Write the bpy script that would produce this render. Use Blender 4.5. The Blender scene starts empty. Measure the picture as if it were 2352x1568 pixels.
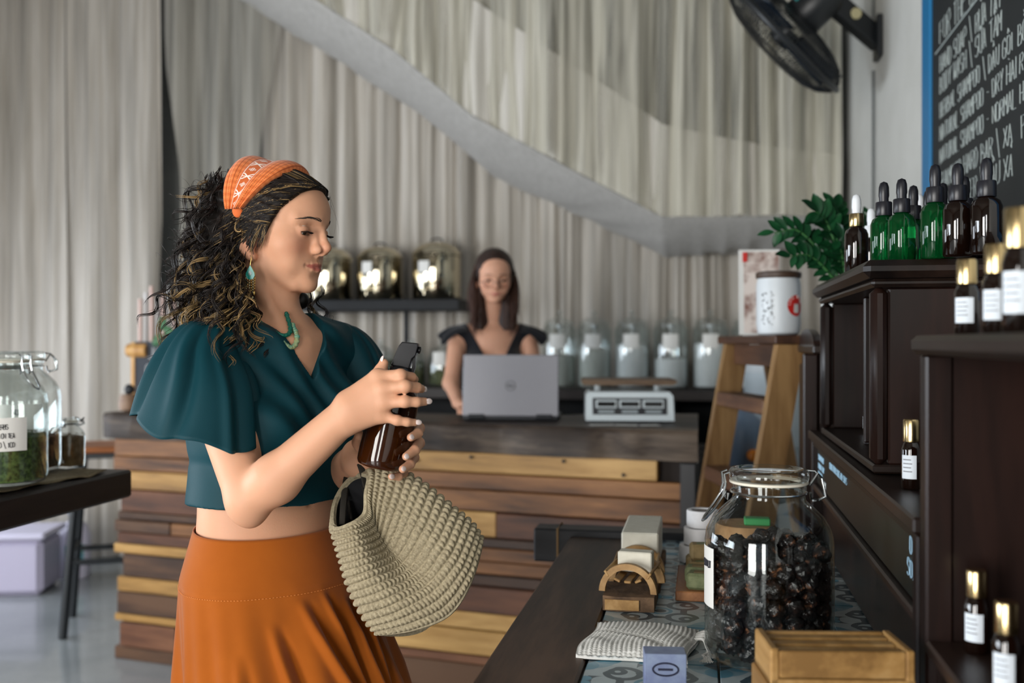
import bpy, bmesh, math, random
import numpy as np
from mathutils import Vector, Matrix, Euler
random.seed(7)
S = bpy.context.scene
COL = S.collection
# ---------------------------------------------------------------- camera
cam_d = bpy.data.cameras.new('camera'); cam = bpy.data.objects.new('camera', cam_d); COL.objects.link(cam)
CZ = 1.36; F = 2352 * 35 / 36.0
cam.location = (0, 0, CZ); cam.rotation_euler = (math.pi / 2, 0, 0)
cam_d.lens = 35; cam_d.sensor_width = 36; cam_d.clip_start = 0.02; cam_d.clip_end = 60
cam_d.dof.use_dof = True; cam_d.dof.focus_distance = 1.60; cam_d.dof.aperture_fstop = 3.0
S.camera = cam
# ---------------------------------------------------------------- light
W = bpy.data.worlds.new('sky'); S.world = W; W.use_nodes = True
bg = W.node_tree.nodes['Background']; bg.inputs[0].default_value = (0.80, 0.90, 1.0, 1); bg.inputs[1].default_value = 0.7
AW = math.radians(10.8); SU, CU = math.sin(AW), math.cos(AW)     # the shop's walls are turned 10.8 degrees from the camera
def uv(u, v, z=0.0): return Vector((SU * u + CU * v, CU * u - SU * v, z))
def area(name, loc, target, sx, sy, power, col):
    d = bpy.data.lights.new(name, 'AREA'); d.shape = 'RECTANGLE'; d.size = sx; d.size_y = sy; d.energy = power; d.color = col
    o = bpy.data.objects.new(name, d); COL.objects.link(o); o.location = loc
    o.rotation_euler = (Vector(target) - Vector(loc)).to_track_quat('-Z', 'Y').to_euler()
    return o
area('doorway_daylight', uv(-2.9, -2.75, 1.35), uv(3, -1.4, 1.15), 1.3, 2.5, 215, (1.0, 0.97, 0.93))
area('narrow_window_daylight', uv(-2.9, -.85, 1.45), uv(3, -.6, 1.3), .5, 2.4, 78, (1.0, 0.97, 0.93))
area('side_window_daylight', uv(1.0, -4.55, 1.50), uv(1.0, 0, 1.1), 2.6, 1.2, 150, (0.86, 0.93, 1.0))
area('rear_side_window_daylight', uv(4.1, -4.55, 1.15), uv(4.4, -1.0, .95), 1.8, 1.1, 34, (0.84, 0.90, 1.0))
area('back_ceiling_fill', uv(4.0, -2.0, 3.50), uv(4.5, -2.0, 0), 3.0, 1.2, 6, (0.95, 0.97, 1.0))  # weak fill lamp added below the closed ceiling; the roof has no opening here
S.view_settings.view_transform = 'Standard'; S.view_settings.look = 'None'
S.view_settings.gamma = 1.0; S.view_settings.use_curve_mapping = False
S.view_settings.exposure = -0.06
S.cycles.use_denoising = True; S.cycles.max_bounces = 7; S.cycles.diffuse_bounces = 3; S.cycles.glossy_bounces = 3; S.cycles.transmission_bounces = 6; S.cycles.transparent_max_bounces = 14; S.cycles.use_adaptive_sampling = True; S.cycles.adaptive_threshold = .055; S.cycles.adaptive_min_samples = 16; S.cycles.sample_clamp_indirect = 6.0; S.cycles.caustics_reflective = False; S.cycles.caustics_refractive = False
# ---------------------------------------------------------------- helpers
def P(px, py, Y): return Vector(((px - 1176) / F * Y, Y, CZ - (py - 784) / F * Y))   # where a thing seen there stands at depth Y
def PU(px, py, u):
    r = (px - 1176) / F; return P(px, py, u / (SU * r + CU))
def UOF(px, v):                                                      # distance along the wall
    r = (px - 1176) / F; return v * (CU + r * SU) / (r * CU - SU)
RW = -AW
def tag(o, label=None, cat=None, group=None, kind=None):
    if label: o['label'] = label
    if cat: o['category'] = cat
    if group: o['group'] = group
    if kind: o['kind'] = kind
    return o
def thing(name, label, cat, loc=(0, 0, 0), rotz=0.0, group=None):
    o = bpy.data.objects.new(name, None); COL.objects.link(o); o.empty_display_size = 0.05
    o.location = loc; o.rotation_euler = (0, 0, rotz)
    return tag(o, label, cat, group)
def mesh_obj(name, V, Fc, mat=None, parent=None, smooth=True, world=False):
    me = bpy.data.meshes.new(name)
    V = np.asarray(V, dtype=np.float64).reshape(-1, 3)
    if world and parent is not None:
        Mi = np.array((Matrix.Translation(parent.location) @ parent.rotation_euler.to_matrix().to_4x4()).inverted())
        V = V @ Mi[:3, :3].T + Mi[:3, 3]
    if isinstance(Fc, np.ndarray):
        n, k = Fc.shape
        me.vertices.add(len(V)); me.vertices.foreach_set('co', V.astype(np.float32).ravel())
        me.loops.add(n * k); me.loops.foreach_set('vertex_index', Fc.astype(np.int32).ravel())
        me.polygons.add(n); me.polygons.foreach_set('loop_start', np.arange(0, n * k, k, dtype=np.int32))
        me.polygons.foreach_set('loop_total', np.full(n, k, dtype=np.int32))
        me.update(calc_edges=True); me.validate()
    else:
        me.from_pydata([tuple(v) for v in V], [], Fc); me.update()
    if smooth is True: me.shade_smooth()
    elif smooth: me.shade_smooth(); me.set_sharp_from_angle(angle=math.radians(smooth))
    if mat:
        for m in (mat if isinstance(mat, (list, tuple)) else [mat]): me.materials.append(m)
    o = bpy.data.objects.new(name, me); COL.objects.link(o)
    if parent is not None: o.parent = parent
    return o
def dup(o, parent=None, loc=None, rotz=None):
    c = o.copy(); COL.objects.link(c)
    if parent is not None: c.parent = parent
    if loc is not None: c.location = loc
    if rotz is not None: c.rotation_euler = (0, 0, rotz)
    for ch in o.children: dup(ch, c)
    return c
class MB:
    def __init__(s): s.V = []; s.F = []; s.mi = []; s.cur = 0
    def add(s, V, Fc):
        b = len(s.V); s.V += [tuple(v) for v in V]; s.F += [tuple(i + b for i in f) for f in Fc]; s.mi += [s.cur] * len(Fc); return s
    def box(s, c, d, rot=None, bev=0.0):
        x, y, z = d[0] / 2, d[1] / 2, d[2] / 2
        if bev <= 0:
            V = [Vector((i * x, j * y, k * z)) for k in (-1, 1) for j in (-1, 1) for i in (-1, 1)]
            Fc = [(0, 2, 3, 1), (4, 5, 7, 6), (0, 1, 5, 4), (2, 6, 7, 3), (0, 4, 6, 2), (1, 3, 7, 5)]
        else:
            b = min(bev, x * .95, y * .95, z * .95); V = []; ix = {}
            for k in (-1, 1):
                for j in (-1, 1):
                    for i in (-1, 1):
                        ix[(i, j, k)] = len(V)
                        V += [Vector((i * x, j * (y - b), k * (z - b))), Vector((i * (x - b), j * y, k * (z - b))), Vector((i * (x - b), j * (y - b), k * z))]
            g = lambda i, j, k, a: ix[(i, j, k)] + a
            Fc = []
            for sg in (-1, 1):
                q = [g(sg, -1, -1, 0), g(sg, 1, -1, 0), g(sg, 1, 1, 0), g(sg, -1, 1, 0)]; Fc.append(q if sg > 0 else q[::-1])
                q = [g(-1, sg, -1, 1), g(1, sg, -1, 1), g(1, sg, 1, 1), g(-1, sg, 1, 1)]; Fc.append(q[::-1] if sg > 0 else q)
                q = [g(-1, -1, sg, 2), g(1, -1, sg, 2), g(1, 1, sg, 2), g(-1, 1, sg, 2)]; Fc.append(q if sg > 0 else q[::-1])
            for a in (-1, 1):
                for c2 in (-1, 1):
                    q = [g(a, c2, -1, 0), g(a, c2, 1, 0), g(a, c2, 1, 1), g(a, c2, -1, 1)]; Fc.append(q if a * c2 < 0 else q[::-1])
                    q = [g(a, -1, c2, 0), g(a, 1, c2, 0), g(a, 1, c2, 2), g(a, -1, c2, 2)]; Fc.append(q[::-1] if a * c2 < 0 else q)
                    q = [g(-1, a, c2, 1), g(1, a, c2, 1), g(1, a, c2, 2), g(-1, a, c2, 2)]; Fc.append(q if a * c2 < 0 else q[::-1])
            for (i, j, k), n in ix.items():
                f = (n, n + 1, n + 2); Fc.append(f if i * j * k > 0 else f[::-1])
        c = Vector(c); R = rot if rot is not None else Matrix.Identity(3)
        return s.add([c + R @ v for v in V], Fc)
    def lathe(s, prof, seg=32, c=(0, 0, 0), axis=None, cap=True, arc=None):
        n = len(prof); V = []; Fc = []; c = Vector(c)
        R = Matrix.Identity(3) if axis is None else Vector((0, 0, 1)).rotation_difference(Vector(axis)).to_matrix()
        m = seg if arc is None else seg + 1
        for j in range(m):
            a = (2 * math.pi * j / seg) if arc is None else arc[0] + (arc[1] - arc[0]) * j / seg
            for r, z in prof: V.append(c + R @ Vector((r * math.cos(a), r * math.sin(a), z)))
        for j in range(seg):
            j2 = (j + 1) % m
            for i in range(n - 1): Fc.append((j * n + i, j2 * n + i, j2 * n + i + 1, j * n + i + 1))
        if cap and arc is None:
            if prof[0][0] > 1e-6: Fc.append(tuple(j * n for j in range(seg))[::-1])
            if prof[-1][0] > 1e-6: Fc.append(tuple(j * n + n - 1 for j in range(seg)))
        return s.add(V, Fc)
    def tube(s, pts, r, seg=8, closed=False, cap=True, flat=1.0):
        pts = [Vector(p) for p in pts]; n = len(pts); V = []; Fc = []
        rr = r if isinstance(r, (list, tuple, np.ndarray)) else [r] * n
        up = None
        for i in range(n):
            t = (pts[(i + 1) % n] - pts[i - 1]) if closed else (pts[min(i + 1, n - 1)] - pts[max(i - 1, 0)])
            if t.length < 1e-9: t = Vector((0, 0, 1))
            t.normalize()
            if up is None:
                up = Vector((0, 0, 1)) if abs(t.z) < .9 else Vector((1, 0, 0))
            up = (up - t * up.dot(t));
            if up.length < 1e-6: up = t.orthogonal()
            up.normalize(); sd = t.cross(up)
            for j in range(seg):
                a = 2 * math.pi * j / seg; V.append(pts[i] + sd * (math.cos(a) * rr[i]) + up * (math.sin(a) * rr[i] * flat))
        m = n if closed else n - 1
        for i in range(m):
            i2 = (i + 1) % n
            for j in range(seg):
                j2 = (j + 1) % seg; Fc.append((i * seg + j, i * seg + j2, i2 * seg + j2, i2 * seg + j))
        if cap and not closed:
            Fc.append(tuple(range(seg))[::-1]); Fc.append(tuple((n - 1) * seg + j for j in range(seg)))
        return s.add(V, Fc)
    def ball(s, c, r, seg=16, rings=10, rot=None):
        r = (r, r, r) if isinstance(r, (int, float)) else r; c = Vector(c); V = []; Fc = []
        R = rot if rot is not None else Matrix.Identity(3)
        V.append(c + R @ Vector((0, 0, -r[2])))
        for i in range(1, rings):
            p = -math.pi / 2 + math.pi * i / rings
            for j in range(seg):
                a = 2 * math.pi * j / seg; V.append(c + R @ Vector((r[0] * math.cos(p) * math.cos(a), r[1] * math.cos(p) * math.sin(a), r[2] * math.sin(p))))
        V.append(c + R @ Vector((0, 0, r[2]))); T = len(V) - 1
        for j in range(seg):
            j2 = (j + 1) % seg; Fc.append((0, 1 + j2, 1 + j)); Fc.append((T, 1 + (rings - 2) * seg + j, 1 + (rings - 2) * seg + j2))
            for i in range(rings - 2):
                a, b = 1 + i * seg, 1 + (i + 1) * seg; Fc.append((a + j, a + j2, b + j2, b + j))
        return s.add(V, Fc)
    def prism(s, poly, h0, h1, fn=None):                               # polygon (x, y), from height h0 to h1; fn maps (x, y, h) to 3D
        fn = fn or (lambda x, y, h: (x, y, h)); n = len(poly)
        V = [fn(x, y, h0) for x, y in poly] + [fn(x, y, h1) for x, y in poly]
        Fc = [tuple(range(n))[::-1], tuple(range(n, 2 * n))] + [(i, (i + 1) % n, n + (i + 1) % n, n + i) for i in range(n)]
        return s.add(V, Fc)
    def build(s, name, mat=None, parent=None, smooth=40, world=False):
        o = mesh_obj(name, s.V, s.F, mat, parent, smooth, world)
        if any(s.mi): o.data.polygons.foreach_set('material_index', s.mi)
        return o
def grid_faces(nu, nv, cu=False, cv=False):
    i = np.arange(nu if cu else nu - 1)[:, None]; j = np.arange(nv if cv else nv - 1)[None, :]
    i2, j2 = (i + 1) % nu, (j + 1) % nv
    return np.stack([i * nv + j, i2 * nv + j, i2 * nv + j2, i * nv + j2], -1).reshape(-1, 4)
def set_uv(o, uvs):                                                    # uvs per vertex (n,2)
    me = o.data; L = me.uv_layers.new(name='UVMap')
    idx = np.zeros(len(me.loops), dtype=np.int32); me.loops.foreach_get('vertex_index', idx)
    L.data.foreach_set('uv', np.asarray(uvs, dtype=np.float32)[idx].ravel())
def set_col(o, cols, name='tint'):
    a = o.data.color_attributes.new(name, 'FLOAT_COLOR', 'POINT')
    c = np.ones((len(o.data.vertices), 4), dtype=np.float32); c[:, :3] = cols
    a.data.foreach_set('color', c.ravel())
# ---- node helper: arithmetic on sockets
class NX:
    def __init__(s, nt, sock): s.nt = nt; s.k = sock
    def _m(s, op, *a):
        n = s.nt.nodes.new('ShaderNodeMath'); n.operation = op
        for i, x in enumerate((s,) + a):
            if isinstance(x, NX): s.nt.links.new(x.k, n.inputs[i])
            else: n.inputs[i].default_value = x
        return NX(s.nt, n.outputs[0])
    def __add__(s, o): return s._m('ADD', o)
    __radd__ = __add__
    def __sub__(s, o): return s._m('SUBTRACT', o)
    def __rsub__(s, o): return (s * -1.0) + o
    def __mul__(s, o): return s._m('MULTIPLY', o)
    __rmul__ = __mul__
    def __truediv__(s, o): return s._m('DIVIDE', o)
    def abs(s): return s._m('ABSOLUTE')
    def sqrt(s): return s._m('SQRT')
    def sin(s): return s._m('SINE')
    def fract(s): return s._m('FRACT')
    def lt(s, o): return s._m('LESS_THAN', o)
    def gt(s, o): return s._m('GREATER_THAN', o)
    def min(s, o): return s._m('MINIMUM', o)
    def max(s, o): return s._m('MAXIMUM', o)
    def pow(s, o): return s._m('POWER', o)
    def atan2(s, o): return s._m('ARCTAN2', o)
    def floor(s): return s._m('FLOOR')
def mixc(nt, fac, a, b):
    n = nt.nodes.new('ShaderNodeMix'); n.data_type = 'RGBA'
    for i, x in ((0, fac), (6, a), (7, b)):
        if isinstance(x, NX): nt.links.new(x.k, n.inputs[i])
        elif isinstance(x, bpy.types.NodeSocket): nt.links.new(x, n.inputs[i])
        else: n.inputs[i].default_value = x if i == 0 else tuple(x)[:3] + (1,)
    return n.outputs[2]
def srgb(r, g, b):
    f = lambda c: (c / 255 / 12.92) if c / 255 <= .04045 else ((c / 255 + .055) / 1.055) ** 2.4
    return (f(r), f(g), f(b))
def pmat(name, col=(.5, .5, .5), rough=.5, metal=0.0, trans=0.0, ior=1.45, coat=0.0, spec=.5, emit=None, sheen=0.0, sss=0.0):
    m = bpy.data.materials.new(name); m.use_nodes = True; b = m.node_tree.nodes['Principled BSDF']
    b.inputs['Base Color'].default_value = tuple(col) + (1,); b.inputs['Roughness'].default_value = rough; b.inputs['Metallic'].default_value = metal
    b.inputs['Transmission Weight'].default_value = trans; b.inputs['IOR'].default_value = ior; b.inputs['Coat Weight'].default_value = coat
    b.inputs['Specular IOR Level'].default_value = spec; b.inputs['Sheen Weight'].default_value = sheen
    if sss: b.inputs['Subsurface Weight'].default_value = sss; b.inputs['Subsurface Radius'].default_value = (1.0, .35, .2); b.inputs['Subsurface Scale'].default_value = .006
    return m
def nodes(m): nt = m.node_tree; return nt, nt.nodes['Principled BSDF']
def texco(nt, out='Object', scale=(1, 1, 1), rnd=False):
    t = nt.nodes.new('ShaderNodeTexCoord'); mp = nt.nodes.new('ShaderNodeMapping'); mp.inputs['Scale'].default_value = scale
    nt.links.new(t.outputs[out], mp.inputs[0])
    if rnd:
        oi = nt.nodes.new('ShaderNodeObjectInfo'); vm = nt.nodes.new('ShaderNodeVectorMath'); vm.operation = 'SCALE'; vm.inputs[0].default_value = (13, 7, 5)
        nt.links.new(oi.outputs['Random'], vm.inputs['Scale']); nt.links.new(vm.outputs[0], mp.inputs['Location'])
    return mp.outputs[0]
def noise(nt, vec, scale=5, detail=4, rough=.55, dist=0.0):
    n = nt.nodes.new('ShaderNodeTexNoise'); n.inputs['Scale'].default_value = scale; n.inputs['Detail'].default_value = detail
    n.inputs['Roughness'].default_value = rough; n.inputs['Distortion'].default_value = dist
    nt.links.new(vec, n.inputs['Vector']); return n.outputs['Fac']
def ramp(nt, fac, stops):
    r = nt.nodes.new('ShaderNodeValToRGB'); e = r.color_ramp.elements
    while len(e) < len(stops): e.new(.5)
    for x, (p, c) in zip(e, stops): x.position = p; x.color = tuple(c) + (1,)
    nt.links.new(fac.k if isinstance(fac, NX) else fac, r.inputs[0]); return r.outputs[0]
def bump(nt, b, h, strength=.3, dist=.01):
    n = nt.nodes.new('ShaderNodeBump'); n.inputs['Strength'].default_value = strength; n.inputs['Distance'].default_value = dist
    nt.links.new(h.k if isinstance(h, NX) else h, n.inputs['Height']); nt.links.new(n.outputs[0], b.inputs['Normal'])
def noisy(name, c1, c2, scale=6, rough=.5, stretch=(1, 1, 1), bmp=0.0, coords='Object', rnd=False, detail=5, lo=.3, hi=.7, dist=0.0, **kw):
    m = pmat(name, c1, rough, **kw); nt, b = nodes(m); v = texco(nt, coords, stretch, rnd); n = noise(nt, v, scale, detail, .6, dist)
    nt.links.new(ramp(nt, n, [(lo, c1), (hi, c2)]), b.inputs['Base Color'])
    if bmp: bump(nt, b, n, bmp, .004)
    return m
def wood(name, dark, mid, light, along=(1, 0, 0), scale=9, rough=.5, bmp=.25, rnd=True, coat=0.0, spec=.5):
    m = pmat(name, mid, rough, coat=coat, spec=spec); nt, b = nodes(m)
    st = tuple(.12 if a else 1.0 for a in along); v = texco(nt, 'Object', st, rnd)
    n1 = noise(nt, v, scale, 6, .6, .6); n2 = noise(nt, v, scale * 6, 3, .6)
    v2 = texco(nt, 'Object', tuple(.35 if a else 1.0 for a in along), rnd); n3 = noise(nt, v2, scale * .35, 2, .5)
    f = NX(nt, n1) * .55 + NX(nt, n2) * .2 + NX(nt, n3) * .3
    nt.links.new(ramp(nt, f, [(.41, dark), (.52, mid), (.63, light)]), b.inputs['Base Color'])
    if bmp: bump(nt, b, f, bmp, .003)
    return m
def thin_glass(name, tint, rough=.02, edge=.85, base=.045):
    m = bpy.data.materials.new(name); m.use_nodes = True; nt = m.node_tree; nt.nodes.remove(nt.nodes['Principled BSDF']); out = nt.nodes['Material Output']
    t = nt.nodes.new('ShaderNodeBsdfTransparent'); t.inputs[0].default_value = tuple(tint) + (1,); g = nt.nodes.new('ShaderNodeBsdfGlossy'); g.inputs['Roughness'].default_value = rough; g.inputs[0].default_value = (.9, .94, .94, 1)
    lw = nt.nodes.new('ShaderNodeLayerWeight'); f = NX(nt, lw.outputs['Facing']).pow(3.5) * edge + base
    mx = nt.nodes.new('ShaderNodeMixShader'); nt.links.new(f.k, mx.inputs[0]); nt.links.new(t.outputs[0], mx.inputs[1]); nt.links.new(g.outputs[0], mx.inputs[2]); nt.links.new(mx.outputs[0], out.inputs[0]); return m
def vcol_mat(name, rough=.5, attr='tint', noise_amt=0.0, **kw):
    m = pmat(name, (.5, .5, .5), rough, **kw); nt, b = nodes(m)
    a = nt.nodes.new('ShaderNodeAttribute'); a.attribute_name = attr; nt.links.new(a.outputs['Color'], b.inputs['Base Color']); return m
def snoise(x, seed=0):                                                 # smooth 1-D value noise in -1..1
    x = np.asarray(x, dtype=float); i = np.floor(x).astype(int); f = x - i; f = f * f * (3 - 2 * f)
    h = lambda k: (np.sin((k + seed * 57.3) * 127.1) * 43758.5453) % 1.0 * 2 - 1
    return h(i) * (1 - f) + h(i + 1) * f
def smooth_path(pts, n):                                               # Catmull-Rom through points
    p = [np.array(q, float) for q in pts]; p = [2 * p[0] - p[1]] + p + [2 * p[-1] - p[-2]]; m = len(p) - 3; out = []
    for k in range(n):
        t = k / (n - 1) * m; i = min(int(t), m - 1); t -= i; a, b, c, d = p[i:i + 4]
        out.append(.5 * ((2 * b) + (-a + c) * t + (2 * a - 5 * b + 4 * c - d) * t * t + (-a + 3 * b - 3 * c + d) * t ** 3))
    return np.array(out)
# ---- stroke lettering (hand-drawn capitals on a 4 x 6 grid)
GL = dict(A='00 26 40;12 32', B='00 06 26 35 34 23 03;23 33 42 41 30 00', C='45 36 16 05 01 10 30 41', D='00 06 26 44 42 20 00', E='46 06 00 40;03 33', F='46 06 00;03 33',
  G='45 36 16 05 01 10 30 41 43 23', H='00 06;40 46;03 43', I='10 16', J='46 41 30 10 01', K='00 06;46 03 40', L='06 00 40', M='00 06 23 46 40', N='00 06 40 46',
  O='16 05 01 10 30 41 45 36 16', P='00 06 36 45 44 33 03', Q='16 05 01 10 30 41 45 36 16;22 40', R='00 06 36 45 44 33 03;23 40', S='45 36 16 05 04 13 33 42 41 30 10 01',
  T='06 46;26 20', U='06 01 10 30 41 46', V='06 20 46', W='06 10 23 30 46', X='00 46;06 40', Y='06 23 46;23 20', Z='06 46 00 40')
GL.update({'/': '0a 4_', '-': '13 33', '.': '20 21', '0': GL['O'], '1': '15 26 20', '8': '23 14 15 26 36 45 44 33 13 02 01 10 30 41 42 33', '5': '46 06 03 33 42 41 30 00', '?': '05 16 36 45 44 23 22;20 21', ' ': ''})
DIA = {'^': '17 28 37', '`': '19 28', "'": '28 39', '~': '17 28 37 48', '.': '2c 3c', '?': '28 39 38', '(': '18 27 38', '+': '46 57'}
def strokes(text, size, rnd=None, jit=.25, sp=1.35):
    val = lambda c: {'a': 7.5, '_': -1.5, 'c': -1.6}.get(c, 0) if c in 'a_c' else int(c)
    out = []; x = 0.0; i = 0; s = size / 6.0
    while i < len(text):
        c = text[i]; marks = ''
        if i + 1 < len(text) and text[i + 1] == '{':
            e = text.index('}', i); marks = text[i + 2:e]; i = e
        for src in [GL.get(c, '')] + [DIA[mk] for mk in marks]:
            for pl in src.split(';'):
                if not pl: continue
                q = [(val(a[0]), val(a[1])) for a in pl.split()]
                if rnd: q = [(a + rnd.uniform(-jit, jit), b + rnd.uniform(-jit, jit)) for a, b in q]
                out.append([((x + a * .62) * s, b * s) for a, b in q])
        x += (4 * .62 * sp if c != ' ' else 2.2); i += 1
    return out, x * s
def text_mesh(name, lines, r, fn, mat, parent, seg=4, rnd=None):
    mb = MB()
    for pl in lines: mb.tube([fn(a, b) for a, b in pl], r, seg)
    return tag(mb.build(name, mat, parent, smooth=False), kind='stuff')
# ---------------------------------------------------------------- implicit modelling of bodies (smooth unions, surface nets)
class SDF:
    def __init__(s): s.pr = []
    def cone(s, a, b, ra, rb, k=.02, op='+'): s.pr.append(('c', op, k, np.array(a, float), np.array(b, float), float(ra), float(rb))); return s
    def chain(s, pts, rs, k=.01, op='+'):
        for i in range(len(pts) - 1): s.cone(pts[i], pts[i + 1], rs[i], rs[i + 1], k if i == 0 else min(k, .006), op)
        return s
    def ball(s, c, r, k=.02, op='+'): return s.cone(c, np.array(c, float) + 1e-6, r, r, k, op)
    def ell(s, c, r, R=None, k=.02, op='+'):
        s.pr.append(('e', op, k, np.array(c, float), np.array(r, float), np.eye(3) if R is None else np.array(R, float))); return s
    @staticmethod
    def bbox(p):
        if p[0] == 'c':
            r = max(p[5], p[6]); return np.minimum(p[3], p[4]) - r, np.maximum(p[3], p[4]) + r
        r = float(np.max(p[4])); return p[3] - r, p[3] + r
    @staticmethod
    def prim(p, X):
        if p[0] == 'c':
            a, b, ra, rb = p[3:]; ba = b - a; l2 = float(ba @ ba); pa = X - a.astype(X.dtype)
            if l2 < 1e-10: return np.sqrt((pa * pa).sum(1)) - ra
            h = np.clip(pa @ (ba / l2).astype(X.dtype), 0, 1); d = pa - h[:, None] * ba.astype(X.dtype)
            return np.sqrt((d * d).sum(1)) - (ra + (rb - ra) * h)
        c, r, R = p[3:]; q = (X - c.astype(X.dtype)) @ R.astype(X.dtype)
        q1 = q / r.astype(X.dtype); k0 = np.sqrt((q1 * q1).sum(1)); q2 = q1 / r.astype(X.dtype); k1 = np.sqrt((q2 * q2).sum(1)) + 1e-9
        return np.where(k0 < 1e-4, -float(r.min()), k0 * (k0 - 1) / k1)
    def ev(s, X, reach=.06):
        n = len(X); d = np.full(n, .5, dtype=np.float32)
        if getattr(s, '_n', -1) != len(s.pr):
            bb = [s.bbox(p) for p in s.pr]; s._lo = np.array([x[0] - p[2] for x, p in zip(bb, s.pr)]); s._hi = np.array([x[1] + p[2] for x, p in zip(bb, s.pr)]); s._n = len(s.pr)
        X = np.asarray(X, np.float32); c = np.floor(X / np.float32(.045)).astype(np.int64); key = (c[:, 0] * 4001 + c[:, 1]) * 4001 + c[:, 2]
        o = np.argsort(key, kind='stable'); ks = key[o]; cut = np.concatenate([[0], np.nonzero(np.diff(ks))[0] + 1, [n]])
        for a, b in zip(cut[:-1], cut[1:]):
            ix = o[a:b]; x = X[ix]; lo = x.min(0) - reach; hi = x.max(0) + reach
            act = np.nonzero(((s._lo < hi) & (s._hi > lo)).all(1))[0]
            if not len(act): continue
            D = np.full(b - a, .5, np.float32)
            for i in act:
                p = s.pr[i]; e = s.prim(p, x); k = p[2]
                if p[1] == '+':
                    h = np.clip(.5 + .5 * (D - e) / k, 0, 1); D = D * (1 - h) + e * h - k * h * (1 - h)
                else:
                    e = -e; h = np.clip(.5 - .5 * (D - e) / k, 0, 1); D = D * (1 - h) + e * h + k * h * (1 - h)
            d[ix] = D
        return d
    def bounds(s, pad=.02):
        b = [s.bbox(p) for p in s.pr if p[1] == '+']
        return np.min([x[0] for x in b], 0) - pad, np.max([x[1] for x in b], 0) + pad
def polygonize(fn, lo, hi, h, refine=4, newton=1):
    f32 = np.float32; H = h * refine; n = np.ceil((np.array(hi) - lo) / H).astype(int) + 1
    ax = [lo[i] + H * np.arange(n[i]) for i in range(3)]
    G = np.stack(np.meshgrid(*ax, indexing='ij'), -1).reshape(-1, 3).astype(f32)
    C = fn(G, H * 2.2).reshape(n)
    nf = (n - 1) * refine + 1
    near = np.abs(C) < H * 1.9
    ii = [np.minimum((np.arange(nf[i]) + refine // 2) // refine, n[i] - 1) for i in range(3)]
    D = C[np.ix_(*ii)].astype(f32); M = near[np.ix_(*ii)]
    idx = np.argwhere(M); X = (np.array(lo) + idx * h).astype(f32); val = np.empty(len(X), f32)
    for a in range(0, len(X), 400000): val[a:a + 400000] = fn(X[a:a + 400000], .02)
    D[M] = val
    neg = D < 0
    c = neg[:-1, :-1, :-1]; mix = np.zeros(c.shape, bool); al = c.copy()
    offs = [(i, j, k) for i in (0, 1) for j in (0, 1) for k in (0, 1)]
    sl = lambda A, o: A[o[0]:A.shape[0] - 1 + o[0], o[1]:A.shape[1] - 1 + o[1], o[2]:A.shape[2] - 1 + o[2]]
    for o in offs[1:]: mix |= sl(neg, o) != c
    cell = np.argwhere(mix); vid = np.full(c.shape, -1, np.int32); vid[mix] = np.arange(len(cell))
    acc = np.zeros((len(cell), 3)); cnt = np.zeros(len(cell))
    get = lambda o: D[cell[:, 0] + o[0], cell[:, 1] + o[1], cell[:, 2] + o[2]]
    for a in offs:
        for axn in range(3):
            if a[axn]: continue
            b = list(a); b[axn] = 1; va, vb = get(a), get(b); s = (va < 0) != (vb < 0)
            t = np.where(s, va / np.where(s, va - vb, 1), 0); p = np.tile(np.array(a, float), (len(cell), 1)); p[:, axn] = t
            acc[s] += p[s]; cnt[s] += 1
    V = np.array(lo) + (cell + acc / cnt[:, None]) * h
    quads = []
    for axn in range(3):
        o = [0, 0, 0]; o[axn] = 1
        A = neg[:neg.shape[0] - o[0], :neg.shape[1] - o[1], :neg.shape[2] - o[2]]; B = neg[o[0]:, o[1]:, o[2]:]
        e = np.argwhere(A != B); u, w = [(1, 2), (2, 0), (0, 1)][axn]
        ok = (e[:, u] > 0) & (e[:, w] > 0) & (e[:, u] < nf[u] - 1) & (e[:, w] < nf[w] - 1); e = e[ok]
        inside = neg[e[:, 0], e[:, 1], e[:, 2]]
        def cid(du, dw):
            q = e.copy(); q[:, u] -= du; q[:, w] -= dw; return vid[q[:, 0], q[:, 1], q[:, 2]]
        Q = np.stack([cid(1, 1), cid(0, 1), cid(0, 0), cid(1, 0)], 1); Q[~inside] = Q[~inside][:, ::-1]; quads.append(Q)
    Q = np.concatenate(quads); Q = Q[(Q >= 0).all(1)]
    e = h * .5
    for _ in range(newton):
        f0 = fn(V, .02); g = np.stack([fn(V + np.eye(3)[i] * e, .02) - f0 for i in range(3)], 1) / e
        st = f0[:, None] * g / np.maximum((g * g).sum(1), .25)[:, None]; ln = np.linalg.norm(st, axis=1, keepdims=True)
        V = V - st * np.minimum(1, h * .6 / np.maximum(ln, 1e-9))
    return V, Q
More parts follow.
